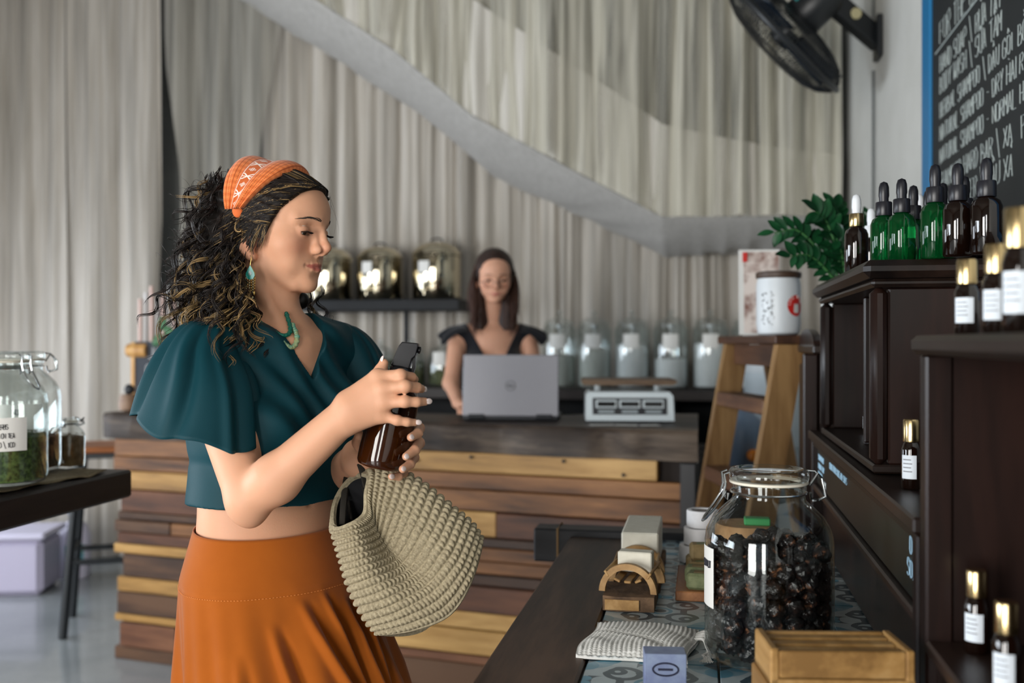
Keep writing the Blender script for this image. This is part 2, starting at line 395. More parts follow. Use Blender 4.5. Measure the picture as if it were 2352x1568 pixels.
# ================================================================ the shop: floor, walls, draped cloth
VR, VL, UB, UF, HC = .72, -4.6, 5.86, -3.0, 3.6
M_FLOOR = noisy('polished_concrete', srgb(128, 134, 136), srgb(158, 163, 164), 1.6, .22, detail=8, coat=.3); M_WALL = noisy('white_plaster', srgb(196, 196, 190), srgb(208, 208, 203), 3, .85, bmp=.05)
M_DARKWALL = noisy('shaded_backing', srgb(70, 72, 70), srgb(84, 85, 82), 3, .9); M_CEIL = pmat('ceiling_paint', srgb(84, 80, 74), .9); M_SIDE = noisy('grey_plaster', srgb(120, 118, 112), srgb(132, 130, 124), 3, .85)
def slab(name, u0, u1, v0, v1, z0, z1, mat):
    mb = MB(); mb.add([uv(u, v, z) for z in (z0, z1) for (u, v) in ((u0, v0), (u0, v1), (u1, v1), (u1, v0))], [(0, 3, 2, 1), (4, 5, 6, 7), (0, 1, 5, 4), (1, 2, 6, 5), (2, 3, 7, 6), (3, 0, 4, 7)][::1])
    o = mb.build(name, mat, None, False); bm = bmesh.new(); bm.from_mesh(o.data); bmesh.ops.recalc_face_normals(bm, faces=bm.faces); bm.to_mesh(o.data); bm.free()
    return o
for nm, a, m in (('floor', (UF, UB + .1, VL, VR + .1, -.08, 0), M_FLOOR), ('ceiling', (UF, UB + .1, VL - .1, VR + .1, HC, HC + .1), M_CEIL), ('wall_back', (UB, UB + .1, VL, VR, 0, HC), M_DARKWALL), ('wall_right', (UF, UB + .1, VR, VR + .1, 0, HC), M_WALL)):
    tag(slab(nm, *a, m), kind='structure')
wl = bpy.data.objects.new('wall_left', None); COL.objects.link(wl); tag(wl, kind='structure')
for i, a in enumerate([(UF, -.4, 0, HC), (2.4, 3.1, 0, HC), (5.1, UB, 0, HC), (-.4, 2.4, 0, .9), (-.4, 2.4, 2.12, HC), (3.1, 5.1, 0, .55), (3.1, 5.1, 1.75, HC)]):
    o = slab('wall_section', a[0], a[1], VL - .1, VL, a[2], a[3], M_SIDE); o.parent = wl
wf = bpy.data.objects.new('wall_front', None); COL.objects.link(wf); tag(wf, kind='structure')
for a in [(VL, -3.5, 0, HC), (-.3, VR, 0, HC), (-3.5, -.3, 2.75, HC)]:
    o = slab('wall_section', UF - .1, UF, a[0], a[1], a[2], a[3], M_SIDE); o.parent = wf
# ---- cloth
def cloth_mat(name, c1, c2, thin=(.0, .0)):
    m = pmat(name, c1, .9, sheen=.15, spec=.12); nt, b = nodes(m); v = texco(nt, 'Object', (14, 14, .5)); n = noise(nt, v, 3, 4)
    nt.links.new(ramp(nt, n, [(.35, c1), (.65, c2)]), b.inputs['Base Color'])
    t = nt.nodes.new('ShaderNodeBsdfTranslucent'); t.inputs[0].default_value = tuple(c2) + (1,); mx = nt.nodes.new('ShaderNodeMixShader'); mx.inputs[0].default_value = .12
    out = nt.nodes['Material Output']; nt.links.new(b.outputs[0], mx.inputs[1]); nt.links.new(t.outputs[0], mx.inputs[2]); last = mx.outputs[0]
    if thin[1] > 0:                                                    # open weave: the dark wall behind shows through, more where the cloth is stretched
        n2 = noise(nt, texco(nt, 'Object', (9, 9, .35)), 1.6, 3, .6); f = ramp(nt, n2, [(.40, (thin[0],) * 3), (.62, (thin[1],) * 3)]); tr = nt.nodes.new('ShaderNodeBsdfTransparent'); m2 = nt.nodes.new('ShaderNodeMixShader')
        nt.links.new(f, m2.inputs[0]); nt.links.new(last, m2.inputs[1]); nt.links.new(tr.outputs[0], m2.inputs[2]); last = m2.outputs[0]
    nt.links.new(last, out.inputs[0]); return m
M_CLOTH = cloth_mat('off_white_muslin', srgb(196, 188, 176), srgb(212, 206, 197), (.04, .32)); M_CLOTH2 = cloth_mat('grey_muslin', srgb(166, 162, 152), srgb(182, 178, 168), (.15, .5)); M_SHEER = cloth_mat('sheer_muslin', srgb(196, 192, 176), srgb(212, 208, 194), (.10, .66)); M_SOLID = cloth_mat('folded_muslin', srgb(204, 200, 190), srgb(218, 214, 206))
def drape(name, label, v0, v1, ztop, zbot, u0, seed, amp=.05, dens=16, nz=40, mat=None, gather=0.0, sway=.03):
    n = max(40, int((v1 - v0) * 260)); s = np.linspace(0, 1, n); L = v1 - v0; rows = []
    for k in range(nz):
        t = k / (nz - 1); x = s * L + sway * t * snoise(s * L * 3.1, seed + 4) + .012 * snoise(s * L * 9 + t * 2.0, seed + 9)
        if gather: x = L / 2 + (x - L / 2) * (1 - gather * math.sin(math.pi * min(1, t * 1.15)) ** 2)
        xx = x + .05 * snoise(x * 2.7, seed + 11) + .010 * t * snoise(x * 6 + 2 * t, seed + 6)
        w = xx * dens * .42 + .9 * snoise(x * 1.7, seed) + .12 * t * snoise(x * 5.0, seed + 2)
        fold = np.abs(np.sin(np.pi * w)) ** .75 * (.7 + .5 * snoise(xx * 3.1, seed + 1)) + .30 * np.abs(np.sin(np.pi * (w * 2.3 + .3 + .3 * snoise(xx * 4 + t, seed + 8)))) * (.5 + .5 * snoise(x * 5.3 + 3, seed + 5)) + .10 * snoise(xx * 30 + .8 * t, seed + 3) + .22 * snoise(xx * 9 + 1.5 * t, seed + 12)
        deep = np.clip(snoise(xx * 4.3 + 10, seed + 7) - .62, 0, 1) * 3.2
        d = amp * 1.5 * (fold - .5 - deep) * (.8 + .35 * t)
        zt = ztop(v0 + x) if callable(ztop) else ztop; zb = zbot(v0 + x) if callable(zbot) else zbot
        z = zt + (zb - zt) * t; U = u0 - d; Vv = v0 + x
        rows.append(np.stack([SU * U + CU * Vv, CU * U - SU * Vv, z + 0 * x], 1))
    o = mesh_obj(name, np.array(rows).reshape(-1, 3), grid_faces(nz, n), mat or M_CLOTH); return tag(o, label, 'curtain', 'muslin drapes on the back wall')
def vz(px, py, u): p = PU(px, py, u); return (CU * p.x - SU * p.y, p.z)
UFR, UBK = 5.10, 5.70
front = [vz(px, py, UFR) for px, py in ((420, -190), (715, -8), (900, 112), (1080, 262), (1300, 382), (1520, 497), (1960, 494))]
fv, fz = [a[0] for a in front], [a[1] for a in front]; fv[-1] = VR - .035
ft = lambda v: np.interp(v, fv, fz)
drape('curtain', 'long off-white curtain at the left end of the back wall, hanging to the floor', -4.56, -3.92, 3.58, .02, 5.62, 3, .085, 8)
drape('curtain', 'off-white curtain to the left of the dark gap, hanging to the floor', -3.93, -3.30, 3.58, .02, 5.60, 8, .085, 8)
drape('curtain', 'gathered grey-beige curtain tied in a loose swag beside the dark gap', -3.24, -2.46, 3.58, .6, 5.58, 21, .075, 7, mat=M_CLOTH2, gather=.28, sway=.08)
drape('curtain', 'off-white curtain hanging behind the woman in teal under the sloping soffit', -2.62, -1.62, lambda v: np.minimum(ft(v) + .15, 3.58), .4, 5.66, 31, .05, 17)
drape('curtain', 'off-white curtain behind the steel urns under the sloping soffit', -1.64, -.72, lambda v: ft(v) + .15, .4, 5.66, 37, .05, 18)
drape('curtain', 'off-white curtain behind the row of glass jars under the flat soffit', -.74, .70, lambda v: ft(v) + .1, .4, 5.66, 41, .042, 19)
drape('curtain', 'off-white cloth covering the upper wall left of the fan, above the sloping soffit', -2.30, -.70, 3.58, ft, UFR, 52, .055, 12, sway=.01, mat=M_SHEER)
drape('curtain', 'off-white cloth covering the upper wall behind the black fan', -.72, .665, 3.58, ft, UFR, 57, .055, 12, sway=.01, mat=M_SHEER)
# the boxed-in stair behind the upper cloth, and the turned-up lower hem of that cloth
vb = np.linspace(-2.6, VR - .002, 40); V = []
for u in (UFR + .14, UB - .002):
    V += [uv(u, v, float(ft(v)) + .03) for v in vb] + [uv(u, v, HC - .002) for v in vb]
N = 40; Fc = []
for i in range(N - 1): Fc += [(i, i + 1, N + i + 1, N + i), (2 * N + i, 3 * N + i, 3 * N + i + 1, 2 * N + i + 1), (i, 2 * N + i, 2 * N + i + 1, i + 1), (N + i, N + i + 1, 3 * N + i + 1, 3 * N + i)]
Fc += [(0, N, 3 * N, 2 * N), (N - 1, 3 * N - 1, 4 * N - 1, 2 * N - 1)]
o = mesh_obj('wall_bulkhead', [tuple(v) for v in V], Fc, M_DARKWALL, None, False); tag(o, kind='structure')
hemz = lambda v: ft(v) + np.interp(v, [-2.3, -1.2, -.3, .3, .7], [.62, .62, .50, .36, .30])
drape('curtain', 'bright folded hem of cloth along the sloping soffit edge', -2.30, -.70, hemz, lambda v: ft(v) + .005, UFR + .045, 62, .035, 12, sway=.01, mat=M_SOLID, nz=14)
drape('curtain', 'bright folded hem of cloth along the flat soffit edge below the fan', -.72, .665, hemz, lambda v: ft(v) + .005, UFR + .045, 67, .035, 12, sway=.01, mat=M_SOLID, nz=14)
# soffit swag
n = 260; vv = np.linspace(fv[0], VR - .03, n); rows = []
for k in range(26):
    t = k / 25; sag = np.interp(vv, [-3, -1.2, -.4, .2, .7], [.24, .23, .16, .15, .13]) * math.sin(math.pi * .5 * min(1, t * 1.25)) ** .9
    z = ft(vv) - sag + .012 * snoise(vv * 9 + t * 5, 3) * t + (.018 * np.abs(np.sin(vv * 26)) * t) * np.clip((vv + .2) * 3, 0, 1); U = UFR + .02 + (UBK - UFR - .05) * t + 0 * vv
    rows.append(np.stack([SU * U + CU * vv, CU * U - SU * vv, z], 1))
o = mesh_obj('soffit_drape', np.array(rows).reshape(-1, 3), grid_faces(26, n), cloth_mat('grey_soffit_muslin', srgb(176, 174, 170), srgb(190, 188, 184)))
tag(o, 'grey-white cloth swag slung under the sloping stair soffit', 'drape')
# ================================================================ reclaimed-wood counter
CA = Vector((-1.667, 4.28, 0)); CB = Vector((.643, 3.43, 0)); CL = (CB - CA).length; CR_ = math.atan2(CB.y - CA.y, CB.x - CA.x)
WD = [wood('plank_dark', srgb(36, 24, 17), srgb(66, 44, 30), srgb(94, 66, 45), scale=7, rough=.55), wood('plank_mid', srgb(62, 38, 21), srgb(116, 76, 43), srgb(152, 106, 64), scale=7, rough=.55),
      wood('plank_red', srgb(54, 31, 20), srgb(94, 58, 38), srgb(124, 82, 56), scale=7, rough=.55), wood('plank_tan', srgb(106, 74, 36), srgb(162, 122, 66), srgb(194, 154, 94), scale=7, rough=.5)]
cnt = thing('counter', 'long counter faced with reclaimed planks under a rough dark slab top', 'counter', CA, CR_)
mb = MB(); mb.box((CL / 2, .20, .475), (CL - .06, .34, .94)); mb.box((CL - .28, .50, .475), (.42, .26, .94)); mb.build('carcass', pmat('counter_inside', srgb(38, 30, 26), .8), cnt, False)
hs = [.077, .062, .080, .094, .036, .052, .050, .043, .100, .065, .094, .034, .105, .058]; kinds = [1, 1, 3, 2, 0, 0, 2, 3, 0, 3, 0, 3, 2, 0]; z = .948; rnd = random.Random(5)
for i, (h, k) in enumerate(zip(hs, kinds)):
    cuts = [0] + sorted(rnd.uniform(.25, CL - .3) for _ in range(1 if i % 3 else 2)) + [CL]
    if i == 0: cuts = [0, 1.02, CL - .09]
    if i == 3: cuts = [0, .55, 1.72, CL]
    for j in range(len(cuts) - 1):
        a, b_ = cuts[j] + .002, cuts[j + 1] - .002
        if b_ - a < .05: continue
        if j == 0: a -= rnd.uniform(-.01, .045)
        if j == len(cuts) - 2: b_ -= .05
        kk = k if j % 2 == 0 else rnd.choice([0, 1, 2, 3, 1])
        if i == 0: kk = [1, 3][min(j, 1)]
        th = rnd.uniform(.020, .034); m = MB(); m.box(((a + b_) / 2, -.002 - th / 2 + .02, z - h / 2), (b_ - a, th + .02, h - .004), bev=.003)
        m.build('plank', WD[kk], cnt, 30)
    z -= h
mb = MB(); mb.box((CL - .03, -.01, .472), (.055, .06, .944), bev=.004); mb.build('corner_post', pmat('blackened_steel', (.02, .02, .022), .45), cnt, 30)
M_SLAB = wood('slab_dark', srgb(22, 19, 18), srgb(58, 48, 41), srgb(100, 87, 75), scale=7, rough=.5, bmp=.6, spec=.3)
n = 90; edge = []
for i in range(n + 1):
    x = -.07 + (CL + .075) * i / n; edge.append((x, -.055 + .018 * float(snoise(x * 4.1, 2)) + .010 * float(snoise(x * 13, 3))))
inv = Matrix.Rotation(-CR_, 3, 'Z')
rb_ = inv @ (P(1603, 950, 4.20) - CA); fr = np.linspace(0, 1, n + 1); bx_ = np.interp(fr, [0, .72, .80, 1], [-.10, 1.76, 1.92, rb_.x]); by_ = np.interp(fr, [0, .72, .80, 1], [.40, .40, .62, rb_.y])
edge2 = [(e[0], e[1] + .006 + .010 * float(snoise(e[0] * 6 + 5, 8))) for e in edge]
V = []; N = n + 1
for e, zz_ in ((edge, 1.042), (edge2, .950)):
    V += [(x, y, zz_ + .004 * float(snoise(x * 5, 6))) for x, y in e]
V += [(x, y + .012, 1.056) for x, y in edge]; V += [(bx_[i], by_[i], 1.056) for i in range(N)]; V += [(bx_[i], by_[i], .950) for i in range(N)]
Fc = []
for i in range(n):
    Fc += [(N + i, N + i + 1, i + 1, i), (i, i + 1, 2 * N + i + 1, 2 * N + i), (2 * N + i, 2 * N + i + 1, 3 * N + i + 1, 3 * N + i), (3 * N + i, 3 * N + i + 1, 4 * N + i + 1, 4 * N + i), (4 * N + i, 4 * N + i + 1, N + i + 1, N + i)]
Fc += [(N, 0, 2 * N, 3 * N, 4 * N), (n, N + n, 4 * N + n, 3 * N + n, 2 * N + n)]
mesh_obj('slab_top', V, Fc, M_SLAB, cnt, 40)
for xx in (.38, .62, 1.16, 1.4, 1.62, 1.98, 2.2):
    m = MB(); m.lathe([(.0, .004), (.006, .003), (.007, 0)], 10, c=(xx, -.0, .93 - .02 * (int(xx * 50) % 3)), axis=(0, -1, 0)); m.V = [(a, b_ - .018, c) for a, b_, c in m.V]; m.build('nail_head', pmat('rusty_iron', (.02, .015, .012), .6), cnt, 40)
CZT = 1.056
# ================================================================ things on the counter
M_ALU = pmat('laptop_grey', srgb(128, 128, 134), .42, metal=.3); M_GREY = pmat('dark_grey_plastic', srgb(40, 42, 46), .5); M_WHITE = pmat('white_enamel', srgb(206, 216, 220), .35); M_STEEL = pmat('stainless_steel', srgb(196, 186, 162), .07, metal=1.0)
M_PAPER = pmat('paper', srgb(226, 226, 222), .8); M_BLACKS = pmat('black_screen', (.01, .011, .012), .15)
lap = thing('laptop', 'open grey laptop on the counter in front of the seated woman', 'laptop', P(1172, 957, 3.80) * 1.0, math.radians(-6)); lap.location.z = CZT + .001
m = MB(); m.box((0, .12, .011), (.365, .24, .020), bev=.006); m.build('base', M_GREY, lap, 30)
R = Matrix.Rotation(math.radians(-7), 3, 'X')
m = MB(); m.box(R @ Vector((0, 0, .120)) + Vector((0, -.004, .016)), (.368, .009, .236), R, .003); lid = m.build('lid', M_ALU, lap, 30)
m = MB(); m.box(R @ Vector((0, .0052, .122)) + Vector((0, -.004, .016)), (.345, .001, .205), R); m.build('screen', pmat('lit_screen', srgb(70, 90, 110), .2), lap, False)
for x in (-.13, .13): m = MB(); m.lathe([(.009, -.03), (.009, .03)], 14, c=(x, -.004, .018), axis=(1, 0, 0)); m.build('hinge', M_GREY, lap, 40)
m = MB(); c0 = R @ Vector((0, -.0052, .118)) + Vector((0, -.004, .016)); ring = [c0 + R @ Vector((.018 * math.cos(a), -.0004, .018 * math.sin(a))) for a in np.linspace(0, 2 * math.pi, 28, endpoint=False)]; m.tube(ring, .0012, 5, True)
ls, wd = strokes('DELL', .009)
for pl in ls: m.tube([c0 + R @ Vector((a - wd / 2 + .002, -.0004, b_ - .0045)) for a, b_ in pl], .0008, 4)
m.build('logo', pmat('logo_silver', srgb(70, 72, 78), .3, metal=.6), lap, False)
# scale
sc = thing('counter_scale', 'white shop scale with three display windows and a wooden tray', 'scale', P(1447, 969, 3.72), math.radians(-3)); sc.location.z = CZT + .001
m = MB(); poly = [(-.165, .006), (.165, .006), (.163, .098), (.150, .113), (-.150, .113), (-.163, .098)]; m.prism(poly, 0, .26, lambda x, y, h: (x, h + (.03 * y / .113), y)); m.build('housing', M_WHITE, sc, 30)
m = MB(); m.box((0, -.001 + .016, .060), (.278, .004, .064), Matrix.Rotation(math.radians(-15), 3, 'X'), .001); m.build('display_panel', M_GREY, sc, False)
for x in (-.088, .0, .088):
    m = MB(); m.box((x, .0155, .068), (.078, .006, .030), Matrix.Rotation(math.radians(-15), 3, 'X')); w_ = m.build('window_frame', M_WHITE, sc, False)
    m = MB(); m.box((x, .0125, .068), (.066, .006, .019), Matrix.Rotation(math.radians(-15), 3, 'X')); m.build('display', M_BLACKS, w_, False)
    m = MB(); m.box((x, .0065, .040), (.060, .006, .010), Matrix.Rotation(math.radians(-15), 3, 'X')); m.build('nameplate', pmat('plate_grey', srgb(150, 160, 164), .5), sc, False)
for x in (-.115, .115):
    m = MB(); m.lathe([(.020, .10), (.013, .118), (.013, .136)], 16, c=(x, .15, 0)); m.build('tray_support', M_WHITE, sc, 40)
for x in (-.13, .13):
    m = MB(); m.lathe([(.012, 0), (.014, .007)], 12, c=(x, .05, 0)); m.build('foot', M_GREY, sc, 40)
m = MB(); m.prism([(-.172, .139), (.160, .139), (.178, .148), (.172, .160), (-.176, .160), (-.180, .148)], -.0, .26, lambda x, y, h: (x, h + .01, y)); m.build('wooden_tray', wood('tray_wood', srgb(52, 40, 30), srgb(92, 72, 54), srgb(120, 98, 74)), sc, 30)
for i, (px, py, a, w_, h_) in enumerate([(1385, 974, .1, .09, .05), (1440, 979, -.15, .08, .05), (1492, 972, .2, .07, .045)]):
    p = P(px, py, 3.58); m = MB(); m.box((0, 0, 0), (w_, h_, .0006)); o = m.build('paper_slip', M_PAPER, None, False); o.location = (p.x, 3.62 - .02 * i, CZT + .0015 + .0008 * i); o.rotation_euler = (0, 0, a)
    tag(o, ['white paper slip at the left under the scale', 'white paper slip in the middle before the scale', 'white paper slip at the right before the scale'][i], 'paper', 'paper slips by the scale')
# chalk sign with straws at the left end
M_SLATE = noisy('slate', srgb(44, 48, 56), srgb(56, 60, 68), 12, .7); M_CHALK = pmat('chalk', srgb(214, 218, 220), .9); M_PINE = wood('pine', srgb(150, 104, 52), srgb(190, 142, 82), srgb(214, 172, 112), along=(0, 0, 1))
sg = thing('chalk_sign', 'slate menu sign with chalk lettering in a pine stand at the counter end', 'sign', P(364, 921, 4.55), math.radians(-14)); sg.location.z = CZT + .001
m = MB(); m.box((0, 0, .155), (.235, .012, .295), bev=.002); m.build('slate_board', M_SLATE, sg, 30)
for x in (-.128,): m = MB(); m.box((x, 0, .15), (.020, .022, .30), bev=.002); m.build('post', M_PINE, sg, 30)
m = MB(); m.lathe([(.030, 0), (.032, .01), (.032, .09), (.030, .10)], 18, c=(-.155, .0, .262), axis=(1, 0, 0)); m.build('log_crossbar', M_PINE, sg, 40)
rr = random.Random(2)
for txt, x, zz_ in (('JUICE', -.045, .225), ('CART', -.06, .145), ('PRICE', -.095, .045)):
    ls, wd = strokes(txt, .050, rr, .2); text_mesh('chalk_line', ls, .0022, lambda a, b_: (x + a, -.0085, zz_ + b_), M_CHALK, sg)
for i in range(7):
    st = thing('straw_tube', ['leftmost', 'second', 'third', 'fourth', 'fifth', 'sixth', 'rightmost'][i] + ' glass straw behind the slate menu sign, counted from the left', 'straw', P(322 + 13 * i, 780, 4.62 + .02 * (i % 2)), 0, 'glass straws behind the slate sign'); st.location.z = CZT + .001
    h_ = .50 + .03 * (i % 3); m = MB(); m.lathe([(.009, 0), (.009, h_), (.007, h_), (.007, .01), (0, .01)], 14, cap=False); m.build('tube', [pmat('pink_glass', srgb(232, 196, 184), .15, trans=.3), pmat('pale_glass', srgb(226, 224, 224), .15, trans=.3)][i % 2], st, 50)
hsp = thing('herb_sprig', 'small green leafy sprig beside the glass straws', 'sprig', P(378, 760, 4.52)); hsp.location.z = CZT + .001
m = MB(); m.tube([(0, 0, 0), (.004, 0, .2), (-.004, 0, .38)], .002, 6); m.build('stem', pmat('sprig_stem', srgb(70, 110, 60), .6), hsp)
for k_, (x_, z_, a_) in enumerate([(-.03, .31, .6), (.026, .345, -.7), (-.008, .385, .1), (.02, .28, -1.0)]):
    m = MB(); m.ball((x_, -.004, z_), (.020, .004, .032), 14, 8, Matrix.Rotation(a_, 3, 'Y')); m.build('leaf', pmat('sprig_leaf', srgb(34, 96, 50), .45), hsp)
st = thing('wood_stump', 'small wooden stump with a black knob at the counter end', 'stump', P(295, 950, 4.42)); st.location.z = CZT + .001
m = MB(); m.lathe([(.040, 0), (.042, .02), (.038, .05), (.034, .068)], 16); m.build('block', wood('stump_wood', srgb(70, 50, 38), srgb(118, 90, 70), srgb(150, 120, 96)), st, 40)
m = MB(); m.ball((.004, 0, .090), (.022, .022, .024)); m.build('knob', M_GREY, st)
# ================================================================ back shelf with jars, upper shelf with urns
M_SHELF = wood('shelf_dark', srgb(26, 22, 22), srgb(44, 38, 36), srgb(62, 54, 50), along=(1, 0, 0)); M_SHELFB = noisy('black_shelf', srgb(13, 16, 20), srgb(22, 27, 32), 6, .5, spec=.25)
M_THIN = thin_glass('jar_glass', (.945, .965, .965), .05, .9, .09); M_POWDER = noisy('white_powder', srgb(240, 241, 240), srgb(250, 250, 250), 60, .95)
BZ = 1.112
bs = thing('back_shelf', 'dark wooden shelf along the back wall carrying the glass jars', 'shelf', uv(5.15, -1.36, 0), RW)
m = MB(); m.box((.70, .19, BZ - .028), (2.70, .36, .055), bev=.004); m.build('board', M_SHELF, bs, 30)
for x in (-.52, .35, 1.2, 1.92): m = MB(); m.box((x, .20, (BZ - .056) / 2), (.05, .30, BZ - .056)); m.build('support', M_SHELFB, bs, False)
m = MB(); m.box((.70, .33, .55), (2.5, .02, 1.06)); m.build('back_panel', M_SHELFB, bs, False)
def glass_jar(px, i, fill, label, pw=.0915, hgt=.340, mat=None, tagw=.07):
    p = P(px, 895, 5.0); u = 5.30; r = (px - 1176) / F; Y = u / (SU * r + CU); loc = Vector((r * Y, Y, BZ + .001))
    t = thing('glass_jar', label, 'jar', loc, RW, 'glass jars on the back shelf')
    m = MB(); m.lathe([(.0, .001), (pw - .008, .001), (pw, .010), (pw, hgt - .03), (pw - .012, hgt - .005), (pw - .016, hgt), (pw - .020, hgt), (pw - .016, hgt - .008), (pw - .005, hgt - .034), (pw - .005, .014), (pw - .012, .008), (0, .008)], 32, cap=False); m.build('glass', M_THIN, t, 50)
    m = MB(); m.lathe([(0, hgt + .001), (pw - .014, hgt + .001), (pw - .008, hgt + .006), (pw - .012, hgt + .014), (.030, hgt + .034), (.012, hgt + .040), (.010, hgt + .046), (.019, hgt + .056), (.019, hgt + .066), (.008, hgt + .074), (0, hgt + .075)], 28, cap=False); ld = m.build('lid', M_THIN, t, 50)
    m = MB(); m.lathe([(.0, .0095), (pw - .014, .0095), (pw - .0065, .015), (pw - .0065, fill), (pw * .5, fill + .012), (0, fill + .006)], 28, cap=False); m.build('contents', mat or M_POWDER, t, 50)
    m = MB(); m.lathe([(pw + .0008, hgt * .62), (pw + .0008, hgt * .62 + .075)], 10, cap=False, arc=(-math.pi / 2 - .45, -math.pi / 2 + .45)); m.build('paper_label', M_PAPER, t)
    m = MB(); m.lathe([(.005, fill - .03), (.005, hgt - .03), (.016, hgt - .02), (.016, hgt - .002)], 10, c=(.0, 0, 0)); m.build('scoop', pmat('white_scoop', srgb(226, 228, 228), .5), t, 40)
lab = ['leftmost glass jar right of the laptop, half hidden by the seated woman', 'second glass jar right of the laptop, grey powder and a paper label', 'third glass jar right of the laptop, filled high with white powder', 'fourth glass jar right of the laptop, half-full of white flakes', 'fifth glass jar right of the laptop, filled high with white powder', 'sixth glass jar on the back shelf, seen behind the wooden ladder']
M_GP = noisy('grey_powder', srgb(216, 216, 206), srgb(230, 230, 222), 60, .95)
for i, px in enumerate([1285, 1365, 1452, 1541, 1632, 1722]): glass_jar(px, i, [.17, .20, .225, .155, .235, .18][i], lab[i], mat=[M_GP, M_GP, M_POWDER, M_POWDER, M_POWDER, M_POWDER][i])
M_HERB = noisy('dried_herbs', srgb(58, 66, 40), srgb(128, 128, 92), 45, .9, lo=.4, hi=.6)
for i, px in enumerate([806, 876, 946, 1016]): glass_jar(px, i, [.12, .14, .13, .11][i], ['first squat jar of dried herbs, hidden behind the teal sleeve', 'second squat jar of dried herbs, seen left of the spray bottle', 'third squat jar of dried herbs, seen behind the spray bottle', 'fourth squat jar of dried herbs, next to the seated woman'][i], .078, .185, M_HERB)
us = thing('urn_shelf', 'black wall shelf carrying three steel urns', 'shelf', uv(5.58, -1.75, 0), RW)
m = MB(); m.box((0, -.17, 1.560), (.92, .36, .062), bev=.004); m.build('board', M_SHELFB, us, 30)
m = MB(); m.box((.065, -.02, 1.28), (.025, .025, .50)); m.build('bracket', M_SHELFB, us, False)
m = MB(); m.box((-.42, -.02, 1.28), (.025, .025, .50)); m.build('bracket', M_SHELFB, us, False)
for i, px in enumerate([757, 873, 1003]):
    u = 5.45; r = (px - 1176) / F; Y = u / (SU * r + CU); t = thing('steel_urn', ['steel urn on the black shelf, partly hidden by the woman\'s face', 'middle steel urn on the black shelf', 'right-hand steel urn on the black shelf, nearest the seated woman'][i], 'urn', (r * Y, Y, 1.592), RW, 'steel urns on the black shelf')
    k = [1, 1, 1.06][i]; R0 = .130 * k; m = MB(); m.lathe([(R0 * .97, 0), (R0, .006), (R0, .225 * k), (R0 * .985, .232 * k), (R0 * .97, .236 * k)], 48); m.build('drum', M_STEEL, t, 40)
    m = MB(); m.lathe([(R0 * 1.02, .236 * k), (R0 * 1.02, .250 * k), (R0 * .98, .258 * k), (R0 * .82, .285 * k), (R0 * .5, .304 * k), (.02, .312 * k), (0, .313 * k)], 48, cap=False); ld = m.build('domed_lid', M_STEEL, t, 40)
    m = MB(); m.tube([(-.035, 0, .308 * k), (-.03, 0, .325 * k), (0, 0, .332 * k), (.03, 0, .325 * k), (.035, 0, .308 * k)], .005, 8); m.build('lid_handle', pmat('black_handle', (.01, .01, .01), .4), t)
    m = MB(); m.lathe([(R0 + .001, .150), (R0 + .001, .215)], 8, cap=False, arc=(-math.pi / 2 - .55, -math.pi / 2 - .05)); m.build('paper_label', M_PAPER, t)
    m = MB(); m.lathe([(.012, 0), (.012, .03), (.007, .035), (.007, .06)], 14, c=(-.02, -R0, .055), axis=(0, -1, 0)); m.lathe([(.006, 0), (.006, .03)], 10, c=(-.02, -R0 - .05, .025)); m.build('tap', M_STEEL, t, 40)
# ================================================================ right side: tiled display table
TZ = .885
def PT(px, py): Y = (CZ - TZ) * F / (py - 784); p = P(px, py, Y); p.z = TZ + .001; return p
M_TABLE = wood('table_walnut', srgb(28, 20, 16), srgb(58, 42, 32), srgb(88, 66, 52), along=(0, 1, 0), scale=11, rough=.45, spec=.3); M_DARKW = wood('cabinet_dark', srgb(12, 7, 6), srgb(26, 15, 12), srgb(42, 25, 20), along=(0, 0, 1), scale=6, rough=.34, bmp=.15, coat=.0, spec=.35)
M_DARKH = wood('cabinet_dark_rails', srgb(14, 10, 9), srgb(30, 21, 17), srgb(48, 34, 28), along=(0, 1, 0), scale=6, rough=.36, bmp=.15, coat=.0, spec=.35)
tb = thing('display_table', 'dark wooden display table with a patterned tile inlay and plank edge', 'table', uv(1.4, 0, 0), RW)
def B(name, v0, v1, u0, u1, z0, z1, mat, par, o=(1.4, 0), bev=.004):                 # box given in wall coordinates
    m = MB(); m.box(((v0 + v1) / 2 - o[1], (u0 + u1) / 2 - o[0], (z0 + z1) / 2), (v1 - v0, u1 - u0, z1 - z0), bev=bev); return m.build(name, mat, par, 30)
B('edge_plank', -.315, -.171, .45, 2.40, TZ - .045, TZ + .002, M_TABLE, tb); B('bed_board', -.30, .70, .46, 2.39, TZ - .045, TZ - .008, M_DARKH, tb)
B('apron', -.27, -.24, .55, 2.3, .70, TZ - .046, M_DARKH, tb)
for v in (-.26, .62):
    for u in (.55, 2.28): B('leg', v - .04, v + .04, u - .04, u + .04, .0, TZ - .046, M_DARKW, tb)
eb = B('end_beam', -.405, .24, 2.405, 2.475, .822, .903, wood('beam_black', srgb(18, 19, 22), srgb(34, 35, 38), srgb(50, 50, 52)), tb)
m = MB(); R_ = [(-.345 + .0, 2.400, .905), (-.345, 2.400, .80), (-.345, 2.480, .80), (-.345, 2.480, .905)]; m.tube([(a, b_ - 1.4, c) for a, b_, c in R_], .0025, 6, True); m.build('twine', pmat('twine', srgb(150, 118, 78), .9), tb)
